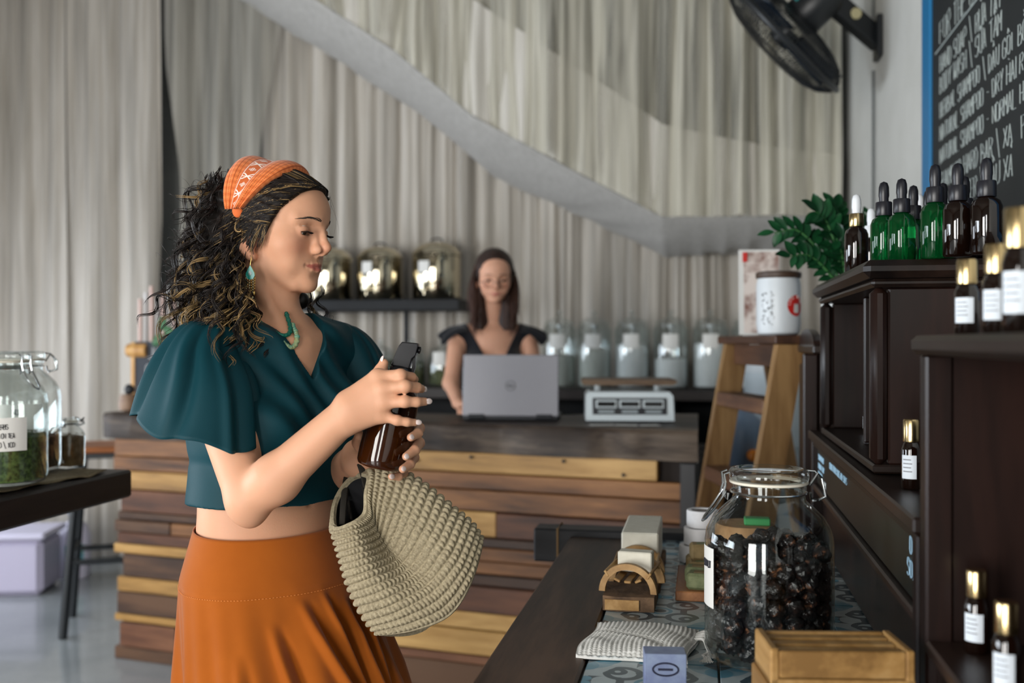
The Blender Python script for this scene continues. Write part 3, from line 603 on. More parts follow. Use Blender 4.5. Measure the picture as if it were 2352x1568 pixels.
# tiles
TL = .192; M_TILE = pmat('patterned_tile', (.5, .5, .5), .28); nt, b = nodes(M_TILE); tc = nt.nodes.new('ShaderNodeTexCoord'); sx = nt.nodes.new('ShaderNodeSeparateXYZ'); nt.links.new(tc.outputs['Object'], sx.inputs[0])
x, y = NX(nt, sx.outputs[0]) / TL, NX(nt, sx.outputs[1]) / TL; ax, ay = x.abs(), y.abs()
def dist(cx, cy, X=ax, Y=ay): dx, dy = X - cx, Y - cy; return (dx * dx + dy * dy).sqrt()
c_bg, c_blue, c_dark, c_mid = srgb(176, 190, 194), srgb(92, 146, 168), srgb(66, 84, 94), srgb(130, 164, 178)
col = mixc(nt, dist(.5, .5).lt(.235), c_bg, c_mid)
pet = (dist(.5, .34).lt(.105) + dist(.34, .5).lt(.105)).min(1.0); col = mixc(nt, pet, col, c_blue); col = mixc(nt, (ax + ay).gt(.88), col, c_dark)
ring = ((dist(.20, .20) - .125).abs().lt(.028) * (ax + ay * .6).lt(.47)); ring2 = (dist(.245, .235) - .05).abs().lt(.026); leaf = ((dist(.02, .33) - .12).abs().lt(.03) * ax.lt(.11)); leaf2 = ((dist(.33, .02) - .12).abs().lt(.03) * ay.lt(.11))
sw = (ring + ring2 + leaf + leaf2 + dist(0, 0).lt(.055)).min(1.0); col = mixc(nt, sw, col, c_dark)
col = mixc(nt, ((dist(0, 0) - .095).abs().lt(.018) + dist(.47, .05).lt(.05) + dist(.05, .47).lt(.05)).min(1.0), col, c_blue)
wear = noise(nt, texco(nt, 'Object', rnd=True), 60, 4); mixw = nt.nodes.new('ShaderNodeMix'); mixw.data_type = 'RGBA'; mixw.blend_type = 'MULTIPLY'; mixw.inputs[0].default_value = .35
nt.links.new(col, mixw.inputs[6]); nt.links.new(ramp(nt, wear, [(.3, (.7, .7, .7)), (.6, (1, 1, 1))]), mixw.inputs[7]); nt.links.new(mixw.outputs[2], b.inputs['Base Color'])
first = None
for j in range(3):
    for i in range(8):
        v0 = -.168 + TL * j; u0 = 1.487 - TL * 3 + TL * i
        if first is None:
            m = MB(); m.box((0, 0, 0), (TL - .003, TL - .003, .010), bev=.0012); first = m.build('tile', M_TILE, tb, 30); o = first
        else: o = first.copy(); COL.objects.link(o)
        o.location = (v0 + TL / 2, u0 + TL / 2 - 1.4, TZ - .005)
# ================================================================ dark cabinets on the table
ca = thing('chalk_base_cabinet', 'long dark base cabinet with a framed chalk panel, on the tiled table', 'cabinet', uv(1.8, .48, TZ), RW); oa = (1.8, .48)
def BA(name, v0, v1, u0, u1, z0, z1, mat=None, par=None, o=oa, bev=.003, zb=TZ): return B(name, v0, v1, u0, u1, z0 - zb, z1 - zb, mat or M_DARKW, par or ca, o, bev)
BA('ledge_board', .245, .715, 1.245, 2.43, 1.132, 1.152, M_DARKH); BA('lower_rail', .252, .275, 1.25, 2.42, 1.018, 1.032, M_DARKH); BA('upper_rail', .252, .275, 1.25, 2.42, 1.118, 1.131, M_DARKH)
BA('near_post', .250, .285, 1.25, 1.275, TZ + .001, 1.131); BA('far_post', .250, .285, 2.395, 2.42, TZ + .001, 1.131); M_SLATE2 = noisy('green_black_slate', srgb(16, 22, 20), srgb(26, 32, 30), 9, .35)
cp = BA('chalk_panel', .262, .270, 1.275, 2.395, 1.032, 1.118, M_SLATE2); BA('lower_panel', .275, .290, 1.275, 2.395, TZ + .001, 1.018); BA('side_panel', .285, .71, 1.252, 1.27, TZ + .001, 1.131); BA('back_panel', .70, .712, 1.27, 2.42, TZ + .001, 1.131)
rr = random.Random(9)
for txt, u0, z0, sz in (('SHAMPOO BAR', 2.36, 1.092, .012), ('NATURAL SOAP', 2.36, 1.072, .012), ('DRY HAIR', 2.36, 1.054, .012), ('CONDITIONER BARS AND SOAPS', 2.16, 1.096, .013), ('OIL', 1.345, 1.090, .022), ('SOAP', 1.36, 1.060, .022)):
    ls, wd = strokes(txt, sz, rr, .3); text_mesh('chalk_line', ls, .0006, lambda a, b_: (.2615 - oa[1] - .0005, u0 - a * 1.4 - oa[0], z0 + b_ - TZ), pmat('blue_chalk', srgb(150, 186, 210), .9), cp).matrix_parent_inverse = Matrix.Identity(4)
ha = thing('bottle_hutch', 'dark wooden open-fronted hutch with dropper bottles standing on top', 'hutch', uv(1.97, .48, 1.153), RW); oh = (1.97, .48)
def BH_(name, v0, v1, u0, u1, z0, z1, mat=None, par=None, bev=.003): return B(name, v0, v1, u0, u1, z0 - 1.153, z1 - 1.153, mat or M_DARKW, par or ha, oh, bev)
BH_('top_board', .245, .685, 1.605, 2.345, 1.458, 1.486, M_DARKH, bev=.010); BH_('cornice', .258, .684, 1.618, 2.332, 1.444, 1.4575, M_DARKH, bev=.005); BH_('floor_board', .262, .684, 1.63, 2.32, 1.154, 1.168, M_DARKH)
BH_('side_panel', .285, .684, 1.632, 1.650, 1.168, 1.444); BH_('side_panel', .285, .684, 2.30, 2.318, 1.168, 1.444); BH_('back_panel', .672, .684, 1.65, 2.30, 1.168, 1.444)
for u in (1.628, 2.293):
    m = MB(); m.box((.272 - oh[1], u + .014 - oh[0], (1.168 + 1.444) / 2 - 1.153), (.026, .030, .276), bev=.009); m.build('front_post', M_DARKW, ha, 40)
BH_('shelf_divider', .30, .67, 1.965, 1.979, 1.169, 1.444)
hb = thing('near_hutch', 'dark wooden hutch nearest the camera at the right edge, gold-capped bottles on it', 'hutch', uv(.93, .48, TZ), RW); ob = (.93, .48)
def BB(name, v0, v1, u0, u1, z0, z1, mat=None, bev=.003): return B(name, v0, v1, u0, u1, z0 - TZ, z1 - TZ, mat or M_DARKW, hb, ob, bev)
BB('top_board', .240, .715, .62, 1.235, 1.345, 1.367, M_DARKH, .006); BB('side_panel', .262, .71, 1.205, 1.225, TZ + .001, 1.345); BB('side_panel', .262, .71, .64, .66, TZ + .001, 1.345); BB('back_panel', .55, .565, .66, 1.205, TZ + .001, 1.345)
BB('shelf_board', .250, .55, .66, 1.205, 1.004, 1.020, M_DARKH); BB('front_post', .250, .280, 1.20, 1.232, TZ + .001, 1.345); BB('drawer_front', .262, .278, .66, 1.20, TZ + .002, 1.003)
cc = thing('narrow_cabinet', 'narrow dark cabinet with rounded top standing behind the hutch', 'cabinet', uv(2.68, .50, 0), RW)
B('carcass', .275, .715, 2.50, 2.86, .0, 1.33, M_DARKW, cc, (2.68, .50)); B('top_board', .262, .715, 2.485, 2.875, 1.33, 1.352, M_DARKH, cc, (2.68, .50)); B('door', .262, .274, 2.53, 2.83, .1, 1.30, M_DARKW, cc, (2.68, .50))
B('front_post', .240, .274, 2.485, 2.52, .0, 1.33, M_DARKW, cc, (2.68, .50))
m = MB(); m.prism([(.18 * math.cos(a), .040 * math.sin(a)) for a in np.linspace(0, math.pi, 14)], 0, .018, lambda a, b_, h: (-.235 + h, a, 1.352 + b_)); m.build('crest', M_DARKW, cc, 30)
# ================================================================ little bottles
M_GOLD = pmat('gold_cap', srgb(196, 172, 126), .22, metal=1.0); M_RUB = pmat('black_rubber', (.012, .012, .016), .32); M_WRUB = pmat('white_rubber', srgb(222, 226, 230), .4); M_DAMB = pmat('dark_amber_glass', srgb(20, 9, 5), .05, trans=.2, ior=1.5, coat=.5); M_GRN = pmat('green_glass', srgb(14, 122, 58), .04, trans=.85, ior=1.45)
M_LAB = noisy('printed_label', srgb(206, 214, 222), srgb(214, 222, 230), 30, .7); M_INK = pmat('grey_ink', srgb(110, 112, 118), .8)
def vial(loc, label, group, h=.092, r=.0125, rz=0.0, gold=True):
    t = thing('vial', label, 'bottle', loc, rz, group); bh = h * .70
    m = MB(); m.lathe([(r * .9, 0), (r, .002), (r, bh * .80), (r * .8, bh * .92), (r * .55, bh), (r * .55, bh + .004)], 24); m.build('glass_body', M_DAMB, t, 50)
    m = MB(); m.lathe([(r * .82, bh - .002), (r * .84, bh), (r * .84, h - .002), (r * .76, h), (0, h)], 24, cap=False); m.build('cap', M_GOLD if gold else M_RUB, t, 40)
    m = MB(); m.lathe([(r + .0004, bh * .22), (r + .0004, bh * .70)], 10, cap=False, arc=(-math.pi * .5 - 1.15, -math.pi * .5 + .45)); lo_ = m.build('paper_label', M_LAB, t)
    m = MB()
    for k in range(4): m.lathe([(r + .0006, bh * (.60 - .08 * k)), (r + .0006, bh * (.62 - .08 * k))], 6, cap=False, arc=(-math.pi * .5 - .95, -math.pi * .5 - .1 + .1 * (k % 2)))
    m.build('print', M_INK, lo_); return t
G1 = 'gold-capped vials on the near hutch'; G2 = 'gold-capped vials inside the near hutch'
for (px, v, h, r, lb_) in ((2221, .285, .082, .0128, 'leftmost gold-capped vial on the near hutch'), (2289, .285, .088, .0132, 'middle gold-capped vial on the near hutch'), (2338, .278, .112, .0135, 'tallest gold-capped vial on the near hutch, at the right edge')): vial(uv(UOF(px, v), v, 1.3675), lb_, G1, h, r, -.35)
for (px, v, h, lb_) in ((2243, .295, .090, 'gold-capped vial low inside the near hutch, farther one'), (2312, .285, .092, 'gold-capped vial low inside the near hutch, nearest the camera')): vial(uv(UOF(px, v), v, 1.0205), lb_, G2, h, .0128, -.35)
vial(uv(UOF(2093, .290), .290, 1.1525), 'single gold-capped vial on the ledge before the hutch side', 'gold-capped vials on the ledge', .098, .0132, -.3)
for (px, v, h, lb_) in ((1968, .345, .080, 'larger vial inside the hutch compartment'), (2001, .345, .074, 'smaller vial inside the hutch compartment beside the post')): vial(uv(UOF(px, v), v, 1.1685), lb_, 'vials inside the hutch', h, .016, -.5)
def dropper(px, v, label, glass, cap, bulb, h=.142, r=.0215):
    t = thing('dropper_bottle', label, 'bottle', uv(UOF(px, v), v, 1.4865), 0, 'dropper bottles on the hutch'); b0 = h * .585
    m = MB(); m.lathe([(r * .88, 0), (r, .003), (r, b0 * .84), (r * .86, b0 * .94), (r * .52, b0 * 1.0), (r * .46, b0 * 1.02), (r * .46, b0 * 1.05)], 32); m.build('glass_body', glass, t, 50)
    m = MB(); m.lathe([(r * .60, b0 * 1.01), (r * .62, b0 * 1.02), (r * .62, h * .745), (r * .58, h * .755), (r * .3, h * .757)], 28); m.build('collar', cap, t, 40)
    m = MB(); m.lathe([(r * .36, h * .755), (r * .36, h * .80), (r * .40, h * .83), (r * .38, h * .93), (r * .28, h * .98), (0, h)], 20, cap=False); m.build('dropper_bulb', bulb, t, 50)
DR = [(1967, .285, 'amber dropper bottle with gold collar and white bulb at the hutch corner', M_DAMB, M_GOLD, M_WRUB, .150), (2030, .300, 'leftmost green dropper bottle, in front on the hutch', M_GRN, M_RUB, M_RUB, .142), (2071, .318, 'second green dropper bottle in the front row on the hutch', M_GRN, M_RUB, M_RUB, .138),
      (2148, .352, 'third green dropper bottle in the front row on the hutch', M_GRN, M_RUB, M_RUB, .146), (2200, .375, 'dark dropper bottle in front of the chalkboard, left of the pair', M_DAMB, M_RUB, M_RUB, .140), (2266, .405, 'dark dropper bottle at the right end of the front row', M_DAMB, M_RUB, M_RUB, .140),
      (2001, .345, 'dropper bottle with white cap behind the first green one', M_DAMB, M_WRUB, M_WRUB, .150), (2014, .375, 'dark-bulbed dropper bottle half hidden by the first green one', M_GRN, M_RUB, M_RUB, .148), (2040, .40, 'gold-collared dropper bottle with white bulb in the back row, left', M_DAMB, M_GOLD, M_WRUB, .165),
      (2098, .37, 'green dropper bottle in the second row behind the front pair', M_GRN, M_RUB, M_RUB, .152), (2112, .43, 'gold-collared dropper bottle with white bulb in the back row, right', M_DAMB, M_GOLD, M_WRUB, .170), (2132, .40, 'green dropper bottle in the second row behind the third', M_GRN, M_RUB, M_RUB, .146), (2166, .43, 'tall dark-bulbed dropper bottle in the back row', M_GRN, M_RUB, M_RUB, .162), (2216, .45, 'tall dark dropper bottle in the back row before the chalkboard', M_DAMB, M_RUB, M_RUB, .162), (2262, .49, 'dark dropper bottle in the back row at the right', M_DAMB, M_RUB, M_RUB, .150)]
for d in DR: dropper(*d)
# ================================================================ chalkboard on the right wall
bd = thing('chalkboard', 'large black chalkboard in a blue frame with white price-list lettering', 'chalkboard', uv(2.4, VR - .001, 0), RW); obd = (2.4, VR - .001)
M_BB = noisy('blackboard', srgb(18, 23, 26), srgb(26, 31, 34), 7, .6); M_BLUE = pmat('blue_frame', srgb(24, 110, 160), .45)
B('board', VR - .020, VR - .003, 1.5, 3.27, 1.50, 3.0, M_BB, bd, obd, .001)
B('frame_side', VR - .028, VR - .003, 3.27, 3.385, 1.45, 3.05, M_BLUE, bd, obd); B('frame_side', VR - .028, VR - .003, 1.39, 1.5, 1.45, 3.05, M_BLUE, bd, obd); B('frame_rail', VR - .028, VR - .003, 1.5, 3.27, 3.0, 3.05, M_BLUE, bd, obd); B('frame_rail', VR - .028, VR - .003, 1.5, 3.27, 1.45, 1.50, M_BLUE, bd, obd)
rr = random.Random(4); M_CH2 = pmat('white_chalk', srgb(176, 186, 184), .95)
rows = [('FOR THE BODY', 85, .064, .9), ('HAND SOAP / RU{+?}A TAY', 158, .050, .9), ('BODY WASH / SU{+~}A TA{^\'}M', 206, .050, .9), ('HERBAL SHAMPOO / DA{^`}U GO{^.}I BO{^`} KE{^\'}T', 262, .044, .92), ('NATURAL SHAMPOO - DRY HAIR / DA{^`}U GO{^.}I', 314, .044, .92), ('NATURAL SHAMPOO - NORMAL HAIR / DA{^`}U GO{^.}I', 366, .044, .92), ('SHAMPOO HARD BAR / XA` PHO{`}NG GO{^.}I', 424, .048, .95), ('CONDITIONER / DA{^`}U XA{?}', 480, .050, .95)]
for txt, py, sz, k in rows:
    Y = 2.975; z0 = CZ - (py - 784) / F * Y - sz * .3; ls, wd = strokes(txt, sz, rr, .35, 1.36)
    text_mesh('chalk_line', ls, .0011, lambda a, b_: (-.0205, 3.162 - a * 1.42 * k - obd[0], z0 + b_), M_CH2, bd)
text_mesh('chalk_underline', [[(0, 0), (.5, .01)]], .0022, lambda a, b_: (-.0205, 3.22 - a - obd[0], 2.235 + b_), M_CH2, bd)
# ================================================================ wall fan
M_FAN = pmat('fan_black', (.012, .014, .016), .4); M_BLADE = pmat('fan_blade', srgb(16, 34, 52), .35); FR = .31
fo = uv(4.20, .33, 2.61); fn = Vector((-.66, .40, -.63)).normalized(); fan = thing('wall_fan', 'large black wall fan tilted down beside the chalkboard wall', 'fan', uv(4.28, VR - .002, 2.60), 0)
FM = fn.to_track_quat('Z', 'Y').to_matrix(); fw = lambda x, y, z: fo + FM @ Vector((x, y, z)) - fan.location
m = MB(); m.tube([fw(FR * math.cos(a), FR * math.sin(a), 0) for a in np.linspace(0, 2 * math.pi, 64, endpoint=False)], .013, 8, True); m.build('guard_rim', M_FAN, fan)
for sg, nm in ((1, 'front_guard'), (-1, 'rear_guard')):
    m = MB(); prof = [(.05, .095), (.12, .092), (.20, .080), (.26, .058), (.295, .028), (FR, .004)]
    for k in range(110):
        a = 2 * math.pi * k / 110 + (.03 if sg > 0 else 0); m.tube([fw(r * math.cos(a), r * math.sin(a), sg * z) for r, z in prof], .0022, 4)
    for r, z in prof[:-1]: m.tube([fw(r * math.cos(a), r * math.sin(a), sg * z) for a in np.linspace(0, 2 * math.pi, 40, endpoint=False)], .0018, 4, True)
    tag(m.build(nm, M_FAN, fan), kind='stuff')
for k in range(3):
    a0 = k * 2 * math.pi / 3 + .4; m = MB(); V = []; 
    for i in range(9):
        r = .04 + .235 * i / 8; w_ = .055 + .10 * math.sin(math.pi * min(1, i / 8 * .72 + .12))
        for j in range(7): t = (j / 6 - .5); V.append(fw(r * math.cos(a0) - t * w_ * 1.5 * math.sin(a0) , r * math.sin(a0) + t * w_ * 1.5 * math.cos(a0), -.01 + t * .075))
    bl = mesh_obj('blade', V, grid_faces(9, 7), M_BLADE, fan); sm = bl.modifiers.new('thick', 'SOLIDIFY'); sm.thickness = .003
m = MB(); m.lathe([(.0, .045), (.045, .04), (.055, .02), (.055, -.03)], 24, cap=False, c=fw(0, 0, 0), axis=fn); m.build('hub', M_FAN, fan, 40)
m = MB(); m.lathe([(.0, .0), (.07, .0), (.085, -.02), (.085, -.15), (.07, -.18), (.03, -.19), (0, -.19)], 28, cap=False, c=fw(0, 0, -.06), axis=fn); mo = m.build('motor', M_FAN, fan, 40)
q = fw(0, 0, -.17); n2 = Vector((-.25, -.55, .75)); n2 = (n2 - fn * n2.dot(fn)).normalized(); R = Matrix((fn.cross(n2), fn, n2)).transposed()
m = MB(); m.box(q + n2 * .087, (.07, .10, .004), R); m.build('sticker', pmat('teal_sticker', srgb(70, 170, 170), .5), mo, False)
pb = Vector((0, 0, 0)); Rw = Matrix.Rotation(RW, 3, 'Z')
m = MB(); m.box(Rw @ Vector((-.012, 0, .0)), (.022, .11, .17), Rw, .004); m.build('wall_plate', M_FAN, fan, 30)
a0, a1 = Rw @ Vector((-.02, 0, 0)), fw(0, 0, -.21); m = MB(); d = (a1 - a0); md = a0 + d * .5; R = d.to_track_quat('X', 'Z').to_matrix(); m.box(md, (d.length + .05, .055, .085), R, .006); m.build('arm', M_FAN, fan, 30)
m = MB(); m.lathe([(0, .006), (.022, .006), (.024, 0)], 18, cap=False, c=a0 + d * .45 + Vector((0, -.032, .012)), axis=(0, -1, 0)); m.build('bolt', pmat('brass_bolt', srgb(200, 190, 150), .35, metal=.6), fan, 40)
pc = uv(4.40, VR - .012, 0); m = MB(); m.tube([(pc.x, pc.y, 2.50), (pc.x, pc.y, 1.93), (pc.x, pc.y, 1.78)], .006, 8); m.tube([(pc.x, pc.y, 2.72), (pc.x, pc.y, 3.1), (pc.x - .02, pc.y, 3.4)], .005, 8); o = m.build('fan_cable', pmat('grey_cable', srgb(90, 94, 94), .5), None); tag(o, 'thin grey cable running down the white wall below the fan', 'cable')
m = MB(); m.box((0, 0, 0), (.02, .03, .11), bev=.004); o = m.build('cable_end', M_FAN, fan, 30); o.location = Vector((pc.x, pc.y, 1.78)) - fan.location; o.rotation_euler = (0, 0, RW)
# ================================================================ ladder, bucket, plant, bins
M_LAD = wood('ladder_wood', srgb(84, 58, 34), srgb(124, 92, 56), srgb(156, 122, 80), along=(0, 0, 1), scale=8, rough=.45); M_LADD = wood('ladder_step_wood', srgb(58, 36, 24), srgb(92, 60, 40), srgb(120, 84, 56), along=(0, 1, 0), scale=8)
LO = Vector((.775, 3.10, 0)); la = thing('step_ladder', 'wooden step ladder standing between counter and cabinets', 'ladder', LO, math.radians(5))
lean = .235 / 1.36
for y in (-.245, .245):
    m = MB(); zt = 1.352; pts = [(-.04, -.018), (.04, -.018), (.04, .018), (-.04, .018)]
    m.add([(a - lean * zt + 0, b_ + y, .001) for a, b_ in pts] + [(a, b_ + y, zt) for a, b_ in pts], [(3, 2, 1, 0), (4, 5, 6, 7)] + [(i, (i + 1) % 4, 4 + (i + 1) % 4, 4 + i) for i in range(4)]); m.build('front_rail', M_LAD, la, False)
    m = MB(); m.add([(a * .6 + .34, b_ * .8 + y * .9, .001) for a, b_ in pts] + [(a * .6 + .10, b_ * .8 + y * .9, zt) for a, b_ in pts], [(3, 2, 1, 0), (4, 5, 6, 7)] + [(i, (i + 1) % 4, 4 + (i + 1) % 4, 4 + i) for i in range(4)]); m.build('rear_leg', M_LAD, la, False)
for z in (.16, .415, .67, .925, 1.17):
    m = MB(); m.box((-lean * (1.352 - z), 0, z), (.085, .452, .045), bev=.004); m.build('step', M_LADD, la, 30)
m = MB(); m.box((.045, 0, 1.365), (.20, .56, .026), bev=.004); m.build('top_step', M_LADD, la, 30); m = MB(); m.box((.0, 0, 1.318), (.03, .45, .065)); m.build('top_rail', M_LADD, la, False)
bp = LO + Vector((.012, -.16, 1.379)); bk = thing('enamel_bucket', 'white tin canister with red cup logo and black print on the ladder', 'canister', bp, 0)
m = MB(); m.lathe([(.052, 0), (.060, .006), (.064, .03), (.064, .150), (.061, .160), (.061, .166)], 40); m.build('can', pmat('white_tin', srgb(214, 220, 224), .35), bk, 40)
m = MB(); m.lathe([(.063, .1665), (.066, .170), (.066, .182), (.060, .186), (0, .186)], 40, cap=False); m.build('lid', pmat('brown_lid', srgb(70, 52, 40), .5), bk, 40)
M_RED = pmat('red_print', srgb(206, 40, 32), .5)
def wrapd(a0, z0, r): return lambda x, y: (r * math.sin(a0 + x / .064), -r * math.cos(a0 + x / .064), z0 + y)
def decal(name, poly, a0, z0, r, mat, par, th=.0006):
    fn_ = wrapd(a0, z0, r); m = MB(); n = len(poly); cx, cy = sum(p[0] for p in poly) / n, sum(p[1] for p in poly) / n; V = [fn_(cx, cy)]; Fc = []
    for k in (.34, .67, 1.0): V += [fn_(cx + (x - cx) * k, cy + (y - cy) * k) for x, y in poly]
    for i in range(n):
        j = (i + 1) % n; Fc.append((0, 1 + i, 1 + j))
        for k in range(2): Fc.append((1 + k * n + i, 1 + (k + 1) * n + i, 1 + (k + 1) * n + j, 1 + k * n + j))
    m.add(V, Fc); return m.build(name, mat, par)
circ = lambda r, n=28: [(r * math.cos(a), r * math.sin(a)) for a in np.linspace(0, 2 * math.pi, n, endpoint=False)]
lg = decal('logo', circ(.031), .62, .085, .0645, M_RED, bk); decal('cup', [(-.009, .012), (-.010, -.010), (-.007, -.014), (.007, -.014), (.010, -.010), (.009, .012)], .62, .078, .0650, M_PAPER, lg)
fn_ = wrapd(.62, .085, .0652); m = MB()
for k, chx in enumerate('LATE NITE'):
    if chx == ' ': continue
    a = math.radians(170 - 18 * k); ls, wd = strokes(chx, .008)
    for pl in ls: m.tube([fn_((.022 + y_ ) * math.cos(a) + (x_ - .002) * math.sin(a), (.022 + y_) * math.sin(a) - (x_ - .002) * math.cos(a)) for x_, y_ in pl], .0007, 4)
m.build('lettering', M_PAPER, lg, False)
rr = random.Random(8); m = MB(); fn_ = wrapd(-.75, .03, .0648)
for k in range(60):
    x_, y_ = rr.uniform(-.020, .020), rr.uniform(0, .095) ; n_ = rr.randint(3, 6); r_ = rr.uniform(.001, .004); m.tube([fn_(x_ + r_ * math.cos(a), y_ + r_ * math.sin(a)) for a in np.linspace(rr.uniform(0, 3), rr.uniform(3, 7), n_)], .0007, 4)
tag(m.build('black_print', pmat('black_ink', (.02, .02, .022), .6), bk, False), kind='stuff')
pr = LO + Vector((.0, .02, 1.379)); pc_ = thing('magazine', 'upright magazine with red and brown cover behind the tin canister', 'magazine', pr, math.radians(-8))
m = MB(); m.box((0, 0, .135), (.125, .012, .268), Matrix.Rotation(math.radians(-5), 3, 'X')); mg = m.build('pages', M_PAPER, pc_, False); M_COV = noisy('cover_print', srgb(226, 214, 206), srgb(120, 70, 54), 9, .5, lo=.45, hi=.6)
m = MB(); m.box((.006, -.0075, .135), (.108, .001, .255), Matrix.Rotation(math.radians(-5), 3, 'X')); m.build('cover', M_COV, pc_, False); m = MB(); m.box((-.045, -.0095 + .010, .245), (.014, .001, .03), Matrix.Rotation(math.radians(-5), 3, 'X')); m.V = [(a, b_ - .012 + .003, c) for a, b_, c in m.V]; m.build('red_mark', M_RED, pc_, False)
# plant
pp = uv(2.60, .358, 1.3525); pl_ = thing('potted_plant', 'glossy green leafy plant in a white pot on the narrow cabinet', 'plant', pp, 0)
m = MB(); m.lathe([(.050, 0), (.054, .004), (.066, .115), (.068, .130), (.062, .130), (.058, .115)], 32); m.build('pot', pmat('white_pot', srgb(208, 212, 212), .4), pl_, 40); m = MB(); m.lathe([(0, .115), (.058, .112)], 20, cap=False); m.build('soil', pmat('soil', srgb(40, 30, 24), .9), pl_)
M_LEAF = noisy('glossy_leaf', srgb(10, 48, 27), srgb(26, 80, 44), 14, .3, rnd=True); M_STEM = pmat('stem', srgb(60, 110, 60), .5); rr = random.Random(12)
LV = []; 
for i in range(9):
    t = i / 8; w_ = .0135 * math.sin(math.pi * min(1, t * .93 + .05)) ** .8; LV += [(-w_, t * .052, .004 * abs(1) - .010 * t * t), (0, t * .052, -.010 * t * t), (w_, t * .052, .004 - .010 * t * t)]
leaf_me = None
HS = .72
stems = [(-.20, -.02, .27, .9), (-.10, -.05, .30, 1.0), (-.03, .02, .33, 1.0), (.06, .0, .26, 1.0), (.10, -.04, .20, .9), (-.17, -.06, .17, .8), (-.06, -.09, .20, .9), (.03, -.08, .24, 1.0), (.12, .03, .24, 1.0), (-.10, .04, .22, .9), (.0, -.04, .16, .8), (-.02, .07, .28, .9), (.07, -.07, .15, .8)]
for k, (dx, dy, hh, sc_) in enumerate(stems):
    hh *= HS; dx *= .95
    pts = smooth_path([(dx * .06, dy * .06, .11), (dx * .30, dy * .3, .11 + hh * .5), (dx * .66, dy * .66, .11 + hh * .88), (dx, dy, .11 + hh * (1.0 if abs(dx) < .15 else .86))], 24)
    m = MB(); m.tube(pts, list(np.linspace(.0045, .0015, 24)), 6); stm = m.build('stem', M_STEM, pl_)
    for i in range(7, 24, 2):
        p0 = Vector(pts[i]); t0 = Vector(pts[min(i + 1, 23)] - pts[i - 1]).normalized(); side = t0.cross(Vector((.3, -1, .2))).normalized()
        for s in ((-1, 1) if i < 23 else (0,)):
            dr = (t0 * .75 + side * s * 1.0 + Vector((rr.uniform(-.2, .2), rr.uniform(-.3, .2), rr.uniform(-.1, .25)))).normalized(); nr = Vector((rr.uniform(-.4, .2), -.75, .55)); nr = (nr - dr * nr.dot(dr)).normalized(); Rm = Matrix((dr.cross(nr), dr, nr)).transposed().to_4x4(); Rm.translation = p0
            if leaf_me is None: o = mesh_obj('leaf', LV, grid_faces(9, 3), M_LEAF, stm); leaf_me = o.data
            else: o = bpy.data.objects.new('leaf', leaf_me); COL.objects.link(o); o.parent = stm
            o.matrix_local = Rm @ Matrix.Scale(sc_ * rr.uniform(.8, 1.1), 4)
# bins behind the ladder
wb_ = thing('white_barrel', 'tall white plastic barrel with a lid behind the ladder', 'barrel', P(1782, 784, 4.66)); wb_.location.z = .001
m = MB(); m.lathe([(.125, 0), (.132, .01), (.140, .6), (.146, 1.17), (.150, 1.19), (.150, 1.215)], 36); m.build('drum', pmat('white_plastic', srgb(196, 210, 218), .4), wb_, 40)
m = MB(); m.lathe([(.153, 1.2155), (.154, 1.225), (.154, 1.250), (.140, 1.258), (0, 1.260)], 36, cap=False); m.build('lid', pmat('white_plastic_lid', srgb(206, 216, 222), .4), wb_, 40); m = MB(); m.lathe([(.149, .86), (.152, .87), (.152, .885), (.149, .895)], 36); m.build('band', pmat('white_plastic_band', srgb(188, 204, 212), .4), wb_, 40)
cr = thing('dark_crate', 'dark wooden crate under the blue jug behind the ladder', 'crate', P(1705, 784, 4.32), RW); cr.location.z = .001
for z in (.08, .28, .48, .68): m = MB(); m.box((0, 0, z), (.26, .26, .15), bev=.004); m.build('board_row', M_DARKH, cr, 30)
jg = thing('water_jug', 'grey-blue plastic jug with an orange tap behind the ladder', 'jug', P(1705, 784, 4.32)); jg.location.z = .758
m = MB(); m.lathe([(.085, 0), (.092, .01), (.092, .20), (.080, .26), (.040, .30), (.030, .31), (.030, .33)], 30); m.build('body', pmat('blue_grey_plastic', srgb(112, 132, 156), .35), jg, 40)
m = MB(); m.lathe([(.022, 0), (.026, .01), (.026, .05), (.020, .058)], 16, c=(.020, -.092, .120), axis=(.1, -1, 0)); m.build('tap', pmat('orange_plastic', srgb(240, 140, 30), .4), jg, 40)
# ================================================================ left: dark table with clip-top jars, stool, tubs
LZ = 1.04; M_LT = wood('black_oak', srgb(16, 14, 15), srgb(34, 28, 27), srgb(54, 44, 40), along=(0, 1, 0), scale=7, rough=.45)
lt = thing('side_table', 'thick dark wooden table at the left edge carrying the glass jars', 'table', uv(1.6, -1.8, 0), RW)
m = MB(); m.box((0, .035, LZ - .034), (.80, 1.27, .068), bev=.006); m.build('slab_top', M_LT, lt, 30)
for x in (-.33, .33):
    for y in (-.5, .18): m = MB(); m.box((x * .9 - .02, y, (LZ - .069) / 2), (.06, .06, LZ - .069), bev=.003); m.build('leg', M_LT, lt, 30)
M_CLEAR = thin_glass('clip_jar_glass', (.96, .975, .972), .03, .85, .035); M_WIRE = pmat('wire_steel', srgb(190, 194, 196), .2, metal=1.0); M_SEAL = pmat('rubber_seal', srgb(226, 220, 204), .5)
